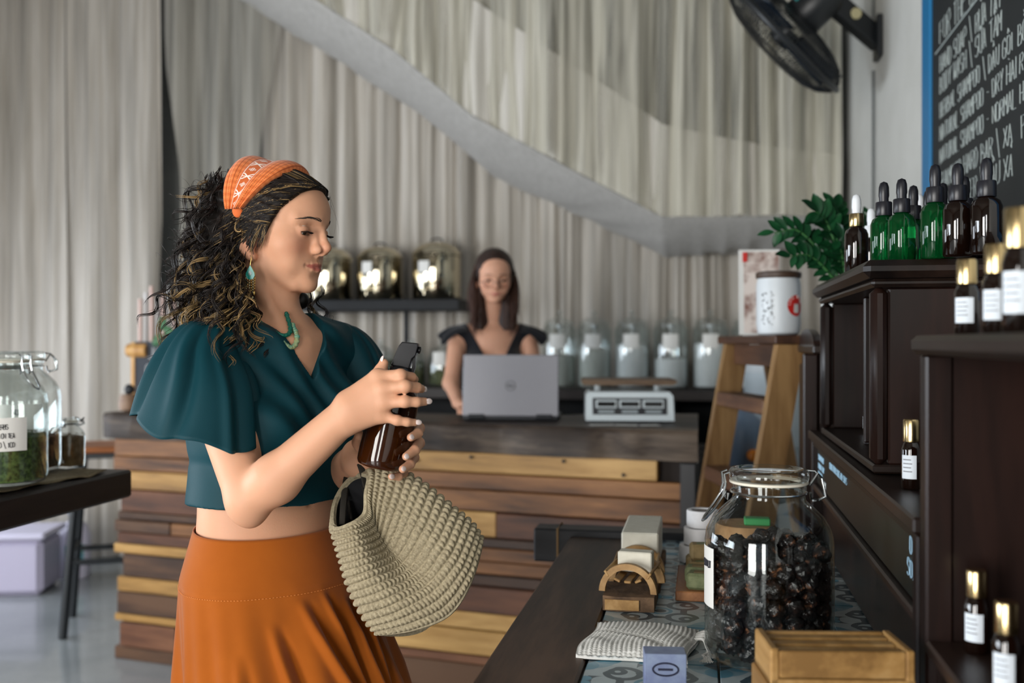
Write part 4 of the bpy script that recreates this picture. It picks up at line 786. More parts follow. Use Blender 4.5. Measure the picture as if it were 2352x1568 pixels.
def clip_jar(name, label, loc, R=.0935, H=.285, rz=0.0, seg=64, wires=True):
    t = thing(name, label, 'jar', loc, rz, None); k = H / .285; nr = R * .555
    m = MB(); m.lathe([(0, .004), (R * .80, .004), (R * .94, .008), (R, .022), (R, .178 * k), (R * .97, .195 * k), (R * .86, .214 * k), (R * .70, .229 * k), (nr * 1.04, .239 * k), (nr, .245 * k), (nr, .254 * k), (nr * 1.05, .256 * k), (nr * 1.05, .263 * k),
                       (nr * .93, .263 * k), (nr * .93, .246 * k), (R * .66, .227 * k), (R * .83, .211 * k), (R * .94, .192 * k), (R * .965, .176 * k), (R * .965, .024), (R * .90, .012), (0, .010)], seg, cap=False); m.build('glass_body', M_CLEAR, t, 60)
    m = MB(); m.lathe([(nr * 1.06, .2635 * k), (nr * 1.10, .2645 * k), (nr * 1.10, .2675 * k), (nr * 1.06, .2685 * k), (nr * .90, .2685 * k), (nr * .90, .2635 * k), (nr * 1.06, .2635 * k)], seg, cap=False); m.build('rubber_seal', M_SEAL, t, 40)
    m = MB(); m.lathe([(0, .272 * k), (nr * .88, .272 * k), (nr * .90, .269 * k), (nr * 1.10, .269 * k), (nr * 1.13, .273 * k), (nr * 1.13, .280 * k), (nr * 1.06, .285 * k), (nr * .92, .286 * k), (nr * .86, .283 * k), (nr * .6, .2815 * k), (0, .281 * k)], seg, cap=False); m.build('glass_lid', M_CLEAR, t, 60)
    w = MB(); zc = .251 * k; w.tube([(nr * 1.06 * math.cos(a), nr * 1.06 * math.sin(a), zc) for a in np.linspace(0, 2 * math.pi, 40, endpoint=False)], .0016, 6, True); w.build('neck_wire', M_WIRE, t)
    w = MB(); a = nr * 1.10
    w.tube([(a, -.012, .262 * k), (a + .012, -.012, .280 * k), (a + .020, 0, .272 * k), (a + .026, .0, .245 * k), (a + .018, .006, .238 * k), (a + .006, .006, .240 * k), (a + .004, 0, .25 * k)], .0020, 7); w.build('hinge_wire', M_WIRE, t)
    w = MB(); w.tube([(a + .0, .010, .281 * k), (a + .012, .011, .280 * k), (a + .028, .010, .262 * k), (a + .028, .008, .242 * k), (a + .008, .006, .236 * k)], .0020, 7); w.build('hinge_wire', M_WIRE, t)
    for y in (-.013, .013):
        w = MB(); w.tube([(-a - .002, y, .281 * k), (-a - .010, y, .278 * k), (-a - .008, y, .262 * k), (-a - .012, y, .246 * k), (-a - .005, y, .240 * k), (-a - .004, y, .250 * k)], .0020, 7); w.build('clasp_wire', M_WIRE, t)
    w = MB(); w.tube([(-a - .008, -.013, .252 * k), (-a - .022, -.013, .230 * k), (-a - .036, -.008, .212 * k), (-a - .040, 0, .207 * k), (-a - .036, .008, .212 * k), (-a - .022, .013, .230 * k), (-a - .008, .013, .252 * k)], .0021, 7); w.build('lever_wire', M_WIRE, t)
    return t
def jar_label(t, R, z0, z1, a0, a1, lines=(), sz=.010, seed=1):
    m = MB(); m.lathe([(R + .0006, z0), (R + .0006, z1)], 14, cap=False, arc=(a0, a1)); l = m.build('paper_label', M_PAPER, t); rr = random.Random(seed)
    for i, tx in enumerate(lines):
        ls, wd = strokes(tx, sz, rr, .35, 1.05); am = (a0 + a1) / 2; zz_ = z1 - (z1 - z0) * (.34 + .27 * i)
        text_mesh('handwriting', ls, .0007, lambda x_, y_: ((R + .0012) * math.cos(am + (x_ - wd / 2) / R), (R + .0012) * math.sin(am + (x_ - wd / 2) / R), zz_ + y_), pmat('ink', srgb(30, 32, 40), .7), l)
    return l
def flakes(name, t, R, h, mat, n=1500, sz=.006, seed=0):
    rn = np.random.RandomState(seed); V = []; Fc = []; m = MB(); m.lathe([(0, .013), (R * .97, .013), (R * .985, .02), (R * .985, h), (0, h + .006)], 40, cap=False); o0 = m.build(name, mat, t)
    for i in range(n):
        a = rn.uniform(0, 6.283); top = rn.rand() < .35; r = R * math.sqrt(rn.rand()) * .97 if top else R * .985; z = h + .006 if top else rn.uniform(.02, h)
        c = A3_((r * math.cos(a), r * math.sin(a), z)); d1 = rn.normal(size=3); d1 /= np.linalg.norm(d1); nn = A3_((0, 0, 1)) if top else A3_((math.cos(a), math.sin(a), 0)); d1 = d1 - nn * (d1 @ nn) * .7; d2 = np.cross(nn, d1); s = sz * rn.uniform(.5, 1.2)
        b0 = len(V); V += [c - d1 * s, c + d2 * s * .5 + nn * .001, c + d1 * s, c - d2 * s * .5 + nn * .001]; Fc.append([b0, b0 + 1, b0 + 2, b0 + 3])
    o = mesh_obj('loose_flakes', V, np.array(Fc), mat, o0, smooth=False); tag(o, kind='stuff')
def A3_(v): return np.array(v, float)
M_PARS = noisy('green_flakes', srgb(44, 62, 30), srgb(96, 120, 62), 90, .8, lo=.4, hi=.62)
j1 = clip_jar('clip_jar', 'large clip-top jar of dried green leaves with handwritten label, left edge', (P(2, 1100, 2.15).x, 2.15, LZ + .011), rz=math.radians(165))
flakes('dried_leaves', j1, .089, .105, M_PARS, 1700, .006, 3); jar_label(j1, .0935, .080, .150, 1.94 - .10, 1.94 + .95, ('HERBS', 'PASSION TEA', '18000 / 100'), .010)
for o in [c for c in j1.children if c.name.startswith('paper_label')]: o.rotation_euler = (0, 0, math.radians(-2))
j2 = clip_jar('clip_jar', 'second clip-top jar, dark dried contents, behind the jar of green leaves', (P(42, 1100, 2.36).x, 2.36, LZ + .011), rz=math.radians(30)); flakes('dried_peel', j2, .089, .085, noisy('brown_peel', srgb(40, 28, 20), srgb(126, 84, 50), 50, .85, lo=.45, hi=.65), 700, .008, 5); jar_label(j2, .0935, .095, .165, 4.1, 4.9 + .3, ('ROOT',), .012)
j3 = clip_jar('clip_jar', 'small amber-brown clip jar at the far end of the dark side table', (P(160, 1088, 2.47).x, 2.47, LZ + .001), R=.036, H=.130, rz=1.2, seg=40); flakes('brown_powder', j3, .0330, .084, noisy('ochre_powder', srgb(108, 84, 56), srgb(146, 118, 82), 60, .9), 200, .004, 6)
# burlap runner
n1, n2 = 60, 14; V = []
for i in range(n1):
    for j in range(n2):
        u = 1.45 + .76 * i / (n1 - 1); v = -1.66 + .235 * j / (n2 - 1) + .02 * float(snoise(u * 9, 3)); over = max(0, v + 1.412); V.append(uv(u, v - over * .8, LZ + .004 + .003 * float(snoise(u * 30 + v * 20, 2)) + .0015 * float(snoise(v * 60 + u * 11, 4)) - over * .6 * 0))
M_BURL = noisy('burlap', srgb(132, 118, 92), srgb(168, 154, 124), 160, .95, bmp=.5); ru = mesh_obj('burlap_runner', V, grid_faces(n1, n2), M_BURL); tag(ru, 'rough burlap runner under the jars on the side table', 'runner')
sm = ru.modifiers.new('thick', 'SOLIDIFY'); sm.thickness = .003
# stool
M_BLKM = pmat('black_steel', (.016, .019, .022), .4); so = Vector((-1.93, 4.80, 0)); sl = thing('bar_stool', 'black steel bar stool with an orange-brown wooden seat beside the counter', 'stool', so, math.radians(18))
m = MB(); m.box((0, 0, .855), (.34, .34, .028), bev=.006); m.build('seat', wood('stool_seat', srgb(120, 66, 26), srgb(168, 98, 44), srgb(194, 126, 66)), sl, 30)
m = MB(); m.box((0, 0, .826), (.30, .30, .026), bev=.003); m.build('seat_frame', M_BLKM, sl, 30)
for a in (-1, 1):
    for b_ in (-1, 1): m = MB(); m.tube([(a * .135, b_ * .135, .815), (a * .195, b_ * .195, .001)], .020, 8); m.build('leg', M_BLKM, sl)
for i in range(4):
    c = [(-1, -1), (1, -1), (1, 1), (-1, 1)]; p, q = c[i], c[(i + 1) % 4]; z = .34 + .04 * (i % 2); w_ = .195 - .06 * z / .815; m = MB(); m.tube([(p[0] * w_, p[1] * w_, z), (q[0] * w_, q[1] * w_, z)], .014, 8); m.build('footrest_bar', M_BLKM, sl)
# tubs on the floor
M_LIL = pmat('lilac_plastic', srgb(196, 190, 214), .4, trans=.1)
tu = thing('storage_tub', 'pale lilac plastic tub on the floor under the side table', 'tub', P(20, 784, 5.45), .1); tu.location.z = .001
m = MB(); m.box((0, 0, .15), (.46, .32, .298), bev=.03); m.build('tub_body', M_LIL, tu, 30); m = MB(); m.box((0, 0, .318), (.50, .36, .034), bev=.012); m.build('lid', pmat('lilac_lid', srgb(206, 202, 222), .4), tu, 30)
cn = thing('water_canister', 'white plastic canister on the floor between the tub and the stool', 'canister', P(172, 784, 5.75)); cn.location.z = .001
m = MB(); m.lathe([(.075, 0), (.085, .012), (.088, .24), (.070, .30), (.030, .33), (.030, .36)], 28); m.build('body', pmat('milky_plastic', srgb(214, 210, 228), .35), cn, 40); m = MB(); m.lathe([(.034, .3605), (.034, .39), (0, .392)], 20, cap=False); m.build('cap', pmat('blue_cap', srgb(60, 130, 190), .4), cn, 40); m = MB(); m.lathe([(.0888, .10), (.0892, .20)], 10, cap=False, arc=(-1.8, -.6)); m.build('sticker', noisy('sticker_print', srgb(90, 150, 190), srgb(150, 190, 130), 20, .5), cn)
# ================================================================ things on the tiled table
jl = PT(1765, 1530); bj = clip_jar('clip_jar', 'big clip-top glass jar full of dark soap nuts on the tiles', (.381, 1.478, TZ + .0015), rz=math.radians(-4), seg=80)
jar_label(bj, .0935, .085, .172, math.pi - .05, math.pi + .42, ('SOAPNUT',), .010)
M_NUT = pmat('soap_nut', (.02, .012, .01), .3, coat=.1); nt, b = nodes(M_NUT); n1_ = noise(nt, texco(nt, 'Object', rnd=True), 70, 4); nt.links.new(ramp(nt, n1_, [(.50, (.006, .005, .005)), (.60, (.020, .010, .008)), (.68, (.20, .085, .04))]), b.inputs['Base Color']); bump(nt, b, n1_, .9, .006)
rn = np.random.RandomState(4); meshes = []
for k in range(5):
    m = MB(); m.ball((0, 0, 0), .0136, 20, 14); V = np.array(m.V); nrm = V / .0136
    d = .0011 * np.sin(nrm @ rn.normal(size=3) * 7 + k) + .0009 * np.sin(nrm @ rn.normal(size=3) * 11) + .0006 * np.sin(nrm @ rn.normal(size=3) * 17); m.V = [tuple(v) for v in V + nrm * d[:, None]]
    o = m.build('soap_nut', M_NUT, None); meshes.append(o.data); bpy.data.objects.remove(o)
pos = []
def try_add(c, dmin=.0205):
    if all((c[0] - p[0]) ** 2 + (c[1] - p[1]) ** 2 + (c[2] - p[2]) ** 2 > dmin * dmin for p in pos): pos.append(c)
for i in range(26000):
    a = rn.uniform(0, 6.283); z = rn.uniform(.024, .176); top_ = .162 + .014 * math.sin(a * 2 + 1); r = .0752 - (.012 if z < .03 else 0)
    if z < top_: try_add((r * math.cos(a), r * math.sin(a), z))
for i in range(1500):
    a = rn.uniform(0, 6.283); r = .066 * math.sqrt(rn.rand()); try_add((r * math.cos(a), r * math.sin(a), .172 + .012 * math.sin(a * 2 + 1) - .02 * (r / .08) ** 2))
shells = 0
for i, c in enumerate(pos[:296]):
    o = bpy.data.objects.new('soap_nut', meshes[i % 5]); COL.objects.link(o); o.location = Vector((.381, 1.478, TZ + .0015)) + Vector(c); o.rotation_euler = tuple(rn.uniform(0, 6.28, 3)); tag(o, 'dark wrinkled soap nut inside the big clip-top jar', 'soap nut', 'soap nuts in the big jar')
m = MB(); m.lathe([(0, .018), (.060, .018), (.066, .03), (.066, .150), (0, .158)], 24, cap=False); o = m.build('soap_nut_fill', M_NUT, None); o.location = (.381, 1.478, TZ + .0015); tag(o, 'mass of dark soap nuts in the middle of the big jar', 'soap nuts', kind='stuff')
M_HUSK = pmat('husk', srgb(150, 92, 58), .6); 
# card seen inside the jar, behind the nuts
ck = thing('cork_block', 'tan cork block with a green tab behind the big jar', 'block', PT(1712, 1330), RW); 
m = MB(); m.lathe([(.058, 0), (.060, .004), (.060, .105), (.056, .111)], 30); m.build('cork', noisy('cork', srgb(150, 112, 74), srgb(182, 142, 100), 60, .85), ck, 40); m = MB(); m.box((.022, -.01, .118), (.05, .03, .014), bev=.002); m.build('green_sticker', pmat('green_band', srgb(56, 150, 84), .5), ck, 30)
# soap dishes
M_BAM = wood('bamboo', srgb(128, 94, 50), srgb(160, 122, 70), srgb(184, 148, 96), along=(0, 1, 0), scale=14, rough=.5, bmp=.1); M_SOAP = noisy('white_soap', srgb(216, 212, 196), srgb(228, 225, 211), 40, .6, bmp=.05); M_BARK = noisy('bark_wood', srgb(58, 44, 34), srgb(124, 98, 74), 30, .9, bmp=.8)
def soap_dish(label, loc, rz):
    t = thing('soap_dish', label, 'soap dish', loc, rz, 'arched bamboo soap dishes'); R1, R2 = .052, .041
    for y in (-.045, .045):
        m = MB(); n = 18; poly = [(R1 * math.cos(a), R1 * .98 * math.sin(a)) for a in np.linspace(0, math.pi, n)] + [(R2 * math.cos(a), R2 * .98 * math.sin(a)) for a in np.linspace(math.pi, 0, n)]
        V = [(x_, y - .006, z_) for x_, z_ in poly] + [(x_, y + .006, z_) for x_, z_ in poly]; N = 2 * n
        Fc = [(i, i + 1, N - 2 - i, N - 1 - i) for i in range(n - 1)] + [(N + i + 1, N + i, 2 * N - 1 - i, 2 * N - 2 - i) for i in range(n - 1)] + [(i, N + i, N + (i + 1) % N, (i + 1) % N) for i in range(N)]
        m.add(V, Fc); m.build('arch', M_BAM, t, 40)
    for a in np.radians([212, 245, 270, 295, 328]):
        m = MB(); m.box((.045 * math.cos(a), 0, .0465 + .037 * math.sin(a) * .75), (.012, .104, .0045), Matrix.Rotation(-(a - math.pi * 1.5), 3, 'Y'), .001); m.build('slat', M_BAM, t, 30)
    return t
wbk = thing('bark_block', 'raw wooden block with bark under the front soap dish', 'block', PT(1449, 1388), RW)
m = MB(); poly = [(-.046, -.050), (-.020, -.056), (.012, -.053), (.044, -.050), (.047, .05), (-.045, .05)]; m.prism(poly, 0, .026); o = m.build('block', M_BARK, wbk, 20); m = MB(); m.box((-.012, -.0545, .012), (.06, .004, .018)); m.build('cut_face', M_BAM, wbk, False)
d1 = soap_dish('bamboo soap dish on the bark block holding a small white soap', Vector(wbk.location) + Vector((.006, .02, .0275)), RW - .12)
s1 = thing('soap_bar', 'small white soap bar in the front bamboo dish', 'soap', Vector(wbk.location) + Vector((.012, .022, .056)), RW - .12, 'white soaps')
m = MB(); m.box((0, 0, .018), (.062, .030, .036), bev=.002); m.build('bar', M_SOAP, s1, 30)
p2 = uv(2.05, -.122, TZ + .001); st_ = thing('wood_board', 'low dark board under the rear soap dish and the tall soap block', 'board', p2, RW); m = MB(); m.box((0, 0, .009), (.09, .32, .018), bev=.002); m.build('board', M_BARK, st_, 30)
d2 = soap_dish('rear bamboo soap dish in front of the tall white soap block', p2 + Matrix.Rotation(RW, 3, 'Z') @ Vector((-.002, -.105, .0185)), RW)
s2 = thing('soap_block', 'tall white soap block behind the front dish', 'soap', p2 + Matrix.Rotation(RW, 3, 'Z') @ Vector((.0, .055, .0185)), RW, 'white soaps'); m = MB(); m.box((0, 0, .0365), (.074, .205, .073), bev=.003); m.build('bar', M_SOAP, s2, 30)
# white rolls
M_ROLL = noisy('white_roll', srgb(222, 222, 224), srgb(234, 234, 236), 40, .7)
rp = PT(1603, 1290)
for i in range(3):
    t = thing('paper_roll', ['lowest white roll of the stack left of the big jar', 'middle white roll of the stack left of the big jar', 'topmost white roll of the stack left of the big jar'][i], 'roll', rp + Vector(((-.006, .004, .010)[i], 0, .0375 * i)), 0, 'stack of white rolls')
    m = MB(); m.lathe([(.024, .001), (.033, .001), (.034, .004), (.034, .034), (.033, .0365), (.024, .0365), (.024, .001)], 32, cap=False); m.build('roll', M_ROLL, t, 40); m = MB(); m.lathe([(.0238, .001), (.0238, .034), (0, .034)], 24, cap=False); m.build('core_print', noisy('core_print', srgb(150, 140, 130), srgb(70, 64, 70), 60, .6), t)
# green soaps on a board
bo = thing('soap_board', 'reddish wooden board with green soaps beside the big jar', 'board', PT(1612, 1356), RW); m = MB(); m.box((.0, .02, .009), (.095, .22, .018), bev=.002); m.build('board', wood('board_wood', srgb(78, 46, 28), srgb(128, 82, 50), srgb(168, 116, 74), along=(0, 1, 0)), bo, 30)
M_GSO = noisy('olive_soap', srgb(88, 98, 66), srgb(122, 128, 92), 80, .75, bmp=.2); M_BSO = noisy('brown_soap', srgb(112, 94, 60), srgb(140, 120, 82), 80, .75, bmp=.2)
for i, (x_, y_, z_, mt, lb_) in enumerate([(.004, -.062, 0, M_GSO, 'front green soap bar on the reddish board'), (.0, -.012, 0, M_GSO, 'second green soap bar on the reddish board'), (.006, .034, 0, M_BSO, 'third, brownish soap bar on the reddish board'), (.0, .082, 0, M_BSO, 'rear brownish soap bar on the reddish board'), (.008, .052, .0305, M_BSO, 'brownish soap bar lying on top of the others on the board')]):
    t = thing('soap_bar', lb_, 'soap', Vector(bo.location) + Matrix.Rotation(RW, 3, 'Z') @ Vector((x_, y_, .0185 + z_)), RW + .05 * (i - 2), 'green and brown soaps'); m = MB(); m.box((0, 0, .015), (.062, .040, .030), bev=.005); m.build('bar', mt, t, 30); m = MB(); m.box((0, 0, .0302), (.036, .018, .0008)); m.build('stamp', M_BSO if mt is M_GSO else M_GSO, t, False)
# knitted cloth
kp = PT(1470, 1482); kc = thing('knit_pouch', 'white knitted cotton pouch with tassels on the blue tiles', 'pouch', kp, RW - .10)
ny, nx = 150, 110; V = []; X_, Y_ = np.meshgrid(np.linspace(-.083, .083, nx), np.linspace(-.088, .088, ny), indexing='ij')
prof = .010 * (1 - np.clip(np.abs(Y_) / .088, 0, 1) ** 6) * (1 - np.clip(np.abs(X_) / .083, 0, 1) ** 6); kn_ = .0020 * np.abs(np.sin(X_ * 430)) + .0016 * np.abs(np.sin(Y_ * 560 + 1.5 * np.sin(X_ * 430))) ; big = .0025 * snoise(X_.ravel() * 40 + 3 * np.sin(Y_.ravel() * 30), 5).reshape(X_.shape)
Vt = np.stack([X_ + .004 * np.sin(Y_ * 40), Y_ + .005 * np.sin(X_ * 35 + 1), .004 + prof + kn_ + big * (prof > .004)], -1).reshape(-1, 3); Vb = Vt.copy(); Vb[:, 2] = .0005; N = len(Vt)
q = grid_faces(nx, ny); bd_ = [i * ny for i in range(nx)] + [(nx - 1) * ny + j for j in range(1, ny)] + [i * ny + ny - 1 for i in range(nx - 2, -1, -1)] + [j for j in range(ny - 2, 0, -1)]
side = np.array([[bd_[i], bd_[(i + 1) % len(bd_)], N + bd_[(i + 1) % len(bd_)], N + bd_[i]] for i in range(len(bd_))])
M_KNIT = noisy('white_cotton_knit', srgb(224, 224, 218), srgb(240, 240, 236), 90, .95, bmp=.3); mesh_obj('pouch', np.concatenate([Vt, Vb]), np.concatenate([q, q[:, ::-1] + N, side]), M_KNIT, kc)
for k in range(4):
    m = MB(); x0 = .08; y0 = .05 - .008 * k; m.tube(smooth_path([(x0, y0, .008), (x0 + .016, y0 + .008 - .006 * k, .012), (x0 + .026, y0 - .016 - .008 * k, .006), (x0 + .028 + .003 * k, y0 - .045 - .006 * k, .004)], 16), .0026, 7); m.build('drawstring', M_KNIT, kc)
for k in range(2):
    m = MB(); rr = random.Random(k)
    for i in range(22): m.tube([(.105 + .006 * k, .0 - .03 * k, .008), (.108 + rr.uniform(-.008, .008), -.014 - .03 * k, .006), (.108 + rr.uniform(-.010, .010), -.030 - .03 * k + rr.uniform(-.004, .004), .002)], .0008, 4)
    tag(m.build('tassel', M_KNIT, kc), kind='stuff')
# printed carton
bx = thing('printed_carton', 'small blue-violet carton with a dark oval emblem at the bottom edge', 'carton', (P(1531, 1540, 1.33).x, 1.34, TZ + .0015), RW + .12); M_CAR = noisy('violet_print', srgb(96, 104, 148), srgb(150, 166, 190), 18, .45)
m = MB(); m.box((0, .015, .027), (.056, .035, .053), bev=.0008); m.build('box', M_CAR, bx, False); m = MB(); m.tube([(.017 * math.cos(a), -.0030, .033 + .0085 * math.sin(a)) for a in np.linspace(0, 2 * math.pi, 28, endpoint=False)], .0013, 5, True); m.build('oval_emblem', pmat('navy_print', srgb(30, 32, 56), .5), bx)
m = MB(); m.box((0, -.0028, .033), (.020, .0006, .003)); m.build('emblem_text_bar', bpy.data.materials['navy_print'], bx, False)
# bamboo boxes in front
for i in range(3):
    zb = [TZ + .0015, TZ + .050, TZ + .097][i]; t = thing('bamboo_box', ['lowest bamboo box of the stack in the right foreground', 'middle bamboo box of the stack in the right foreground', 'topmost bamboo box of the stack in the right foreground'][i], 'box', (.357 + .004 * i, 1.135, zb), -.03, 'stack of bamboo boxes')
    Wd, Dp, Hh = .158, .082, [.046, .045, .038][i]; m = MB(); m.box((0, 0, .003), (Wd, Dp, .006), bev=.001); m.build('base', M_BAM, t, 30)
    for y in (-Dp / 2 + .004, Dp / 2 - .004): m = MB(); m.box((0, y, Hh / 2 + .003), (Wd - .02, .008, Hh - .008), bev=.0015); m.build('long_side', M_BAM, t, 30)
    for x_ in (-Wd / 2 + .005, Wd / 2 - .005): m = MB(); m.box((x_, 0, Hh / 2 + .0005), (.010, Dp, Hh - .001 + (.003 if x_ < 0 else 0)), bev=.002); m.build('end_side', M_BAM, t, 30)
    for y in (-.024, .0, .024): m = MB(); m.box((0, y, Hh - .006), (Wd - .021, .014, .006), bev=.001); m.build('slat', M_BAM, t, 30)
# ================================================================ the customer in the teal top
def A3(v): return np.array(v, float)
SKIN = vcol_mat('skin', .54, sss=.12, spec=.38); nt, b = nodes(SKIN)
bump(nt, b, noise(nt, texco(nt, 'Object'), 420, 3), .10, .001)
HAIR = vcol_mat('curly_hair', .42, spec=.35)
M_EYE = pmat('eyeball', srgb(196, 184, 172), .15); M_IRIS = pmat('iris', srgb(38, 28, 20), .1); M_NAIL = pmat('nail_polish', srgb(236, 216, 210), .22)
TEAL = pmat('teal_cotton', srgb(3, 54, 63), .62, spec=.25)
nt, b = nodes(TEAL); n_ = noise(nt, texco(nt, 'Object'), 700, 2); bump(nt, b, n_, .15, .001)
RUST = noisy('rust_jersey', srgb(156, 80, 16), srgb(164, 86, 19), 14, .8, sheen=.2, spec=.15)
BROW = pmat('brow_hair', (.022, .014, .010), .6); LASH = pmat('lashes', (.006, .005, .005), .5)

def head_prims(S_, O, B, lid=.0, smile=1.0):
    hp = lambda f, l, z: A3(O) + B @ A3((f, l, z))
    E = lambda c, r, k, op='+': S_.ell(hp(*c), r, B, k, op)
    Cn = lambda a, c, ra, rc, k, op='+': S_.cone(hp(*a), hp(*c), ra, rc, k, op)
    E((-.014, 0, .052), (.097, .073, .080), .02)
    E((.036, 0, .058), (.064, .060, .054), .025)
    E((.024, 0, -.006), (.053, .055, .060), .025)
    for s in (-1, 1):
        Cn((-.002, s * .051, -.026), (.050, s * .020, -.064), .013, .0125, .020)
        S_.ball(hp(.046, s * .038, .000), .0255, .022)
        Cn((.0890, s * .009, .0400), (.0705, s * .045, .0410), .0072, .0062, .012)
        S_.ball(hp(.052, s * .032, -.030), .016, .020)
    E((.0655, 0, -.066), (.0145, .018, .0130), .016)
    E((.0665, 0, -.034), (.0165, .026, .026), .018)
    for s in (-1, 1):
        E((.0965, s * .033, .0245), (.016, .019, .0115), .010, '-')
    # nose
    Cn((.0905, 0, .031), (.0985, 0, .002), .0056, .0064, .008)
    S_.ball(hp(.1012, 0, -.0042), .0082, .006)
    for s in (-1, 1):
        E((.0880, s * .0125, -.0085), (.0105, .0058, .0078), .0035)
        Cn((.0815, s * .0095, .022), (.0870, s * .0085, -.002), .0055, .0058, .009)
    Cn((.095, 0, -.0125), (.078, 0, -.0185), .0048, .0065, .006)
    for s in (-1, 1):
        E((.0930, s * .0066, -.0158), (.0062, .0032, .0040), .003, '-')
    # eyelids
    for s in (-1, 1):
        e = hp(.0700, s * .0320, .0228); S_.ball(e, .0145, .0030)
        Cn((.0800, s * .0165, .0175), (.0655, s * .0470, .0195), .0022, .0018, .006)
        E((.0832, s * .0315, .0170 + lid), (.0082, .0150, .0027), .0010, '-')
        Cn((.0850, s * .0225, .0300), (.0770, s * .0430, .0295), .0012, .0008, .003, '-')
    # mouth
    up = .0015 * smile
    for s in (-1, 1):
        for (p0, p1, p2, r0, r1, r2) in (((.0846, s * .0030, -.0312), (.0800, s * .0130, -.0330 + up * .3), (.0680, s * .0240, -.0352 + up), .0038, .0032, .0014), ((.0825, 0, -.0408), (.0790, s * .0120, -.0400 + up * .3), (.0685, s * .0230, -.0376 + up), .0048, .0040, .0016)):
            Cn(p0, p1, r0, r1, .004); Cn(p1, p2, r1, r2, .003)
    E((.0840, 0, -.0520), (.004, .012, .0030), .008, '-')
    ls = np.linspace(-.0265, .0265, 17); zs = -.0367 + up * (np.abs(ls) / .0265) ** 2; fs_ = np.full(17, .115); dr = B @ A3((1, 0, 0))
    base_ = A3(O) + np.stack([0 * ls, ls, zs], 1) @ B.T
    for _ in range(30): fs_ = fs_ - S_.ev(base_ + fs_[:, None] * dr)
    for i in range(16): Cn((fs_[i] + .0002, ls[i], zs[i]), (fs_[i + 1] + .0002, ls[i + 1], zs[i + 1]), .0013, .0013, .0016, '-')
    for i in (0, 16): S_.ball(hp(fs_[i] + .0006, ls[i], zs[i]), .0019, .004, '-')
    E((.0890, 0, -.0240), (.003, .0024, .006), .004, '-')
    # ears
    for s in (-1, 1):
        c = hp(-.004, s * .0735, .004); R2 = B @ np.array(Euler((s * .10, .28, s * -.32)).to_matrix())
        S_.ell(c, (.0165, .0048, .030), R2, .005)
        S_.ell(hp(.000, s * .0785, .005), (.0095, .0042, .019), R2, .004, '-')
        S_.ball(hp(.003, s * .0715, -.0225), .0078, .008)
    return hp

# -------- frames
WB = A3((-.405, 1.70, 0)); yb = math.radians(39); fb = A3((math.cos(yb), -math.sin(yb), 0)); lb = A3((-fb[1], fb[0], 0)); BT = np.stack([fb, lb, A3((0, 0, 1))], 1)
T = lambda f, l, z: WB + fb * f + lb * l + A3((0, 0, z))
yh = math.radians(18); fh = A3((math.cos(yh), -math.sin(yh), 0)); lh = A3((-fh[1], fh[0], 0)); BH = np.stack([fh, lh, A3((0, 0, 1))], 1)
HO = A3((-.407, 1.70, 1.521))
def PP(*a): return A3(P(*a))

def torso(S_):
    S_.ell(T(-.005, 0, .95), (.098, .146, .13), BT, .03)
    S_.ell(T(-.004, 0, 1.07), (.094, .136, .13), BT, .05)
    S_.ell(T(-.012, 0, 1.225), (.100, .138, .165), BT, .05)
    S_.ell(T(-.020, 0, 1.325), (.080, .135, .075), BT, .04)
    for s in (-1, 1):
        S_.ell(T(.066, s * .070, 1.215), (.056, .058, .056), BT, .045)
        S_.cone(T(-.025, s * .05, 1.362), T(-.012, s * (.150 if s > 0 else .122), 1.340), .040, .044, .04)
SH_R, EL_R, WR_R = T(-.004, -.130, 1.325), PP(570, 1150, 1.50), PP(803, 944, 1.452)
SH_L, EL_L, WR_L = T(-.015, .160, 1.335), A3((-.325, 1.80, 1.10)), PP(822, 1052, 1.612)
RF = dict(index=[(868, 866, 1.450), (920, 861, 1.441), (945, 867, 1.462), (952, 871, 1.482)], middle=[(878, 893, 1.440), (931, 887, 1.431), (957, 890, 1.449), (968, 893, 1.468)],
          ring=[(880, 924, 1.440), (930, 922, 1.431), (957, 923, 1.437), (976, 922, 1.449)], little=[(872, 953, 1.447), (912, 965, 1.440), (935, 969, 1.442), (953, 970, 1.450)])
RR = dict(index=(.0097, .0084, .0073, .0062), middle=(.0098, .0086, .0075, .0062), ring=(.0094, .0081, .0070, .0059), little=(.0086, .0070, .0062, .0052))
LF = dict(index=[(930, 985, 1.590), (962, 983, 1.556), (960, 995, 1.505), (944, 1004, 1.487)], middle=[(922, 1012, 1.594), (962, 1017, 1.556), (953, 1034, 1.503), (933, 1048, 1.484)],
          ring=[(912, 1038, 1.592), (950, 1050, 1.556), (942, 1066, 1.506), (925, 1077, 1.486)], little=[(898, 1060, 1.588), (926, 1086, 1.560), (916, 1094, 1.522), (899, 1094, 1.508)])
THR = [(822, 930, 1.462), (858, 878, 1.478), (874, 852, 1.486), (881, 834, 1.487)]
THL = [(845, 1040, 1.592), (824, 1016, 1.562), (826, 1000, 1.528)]
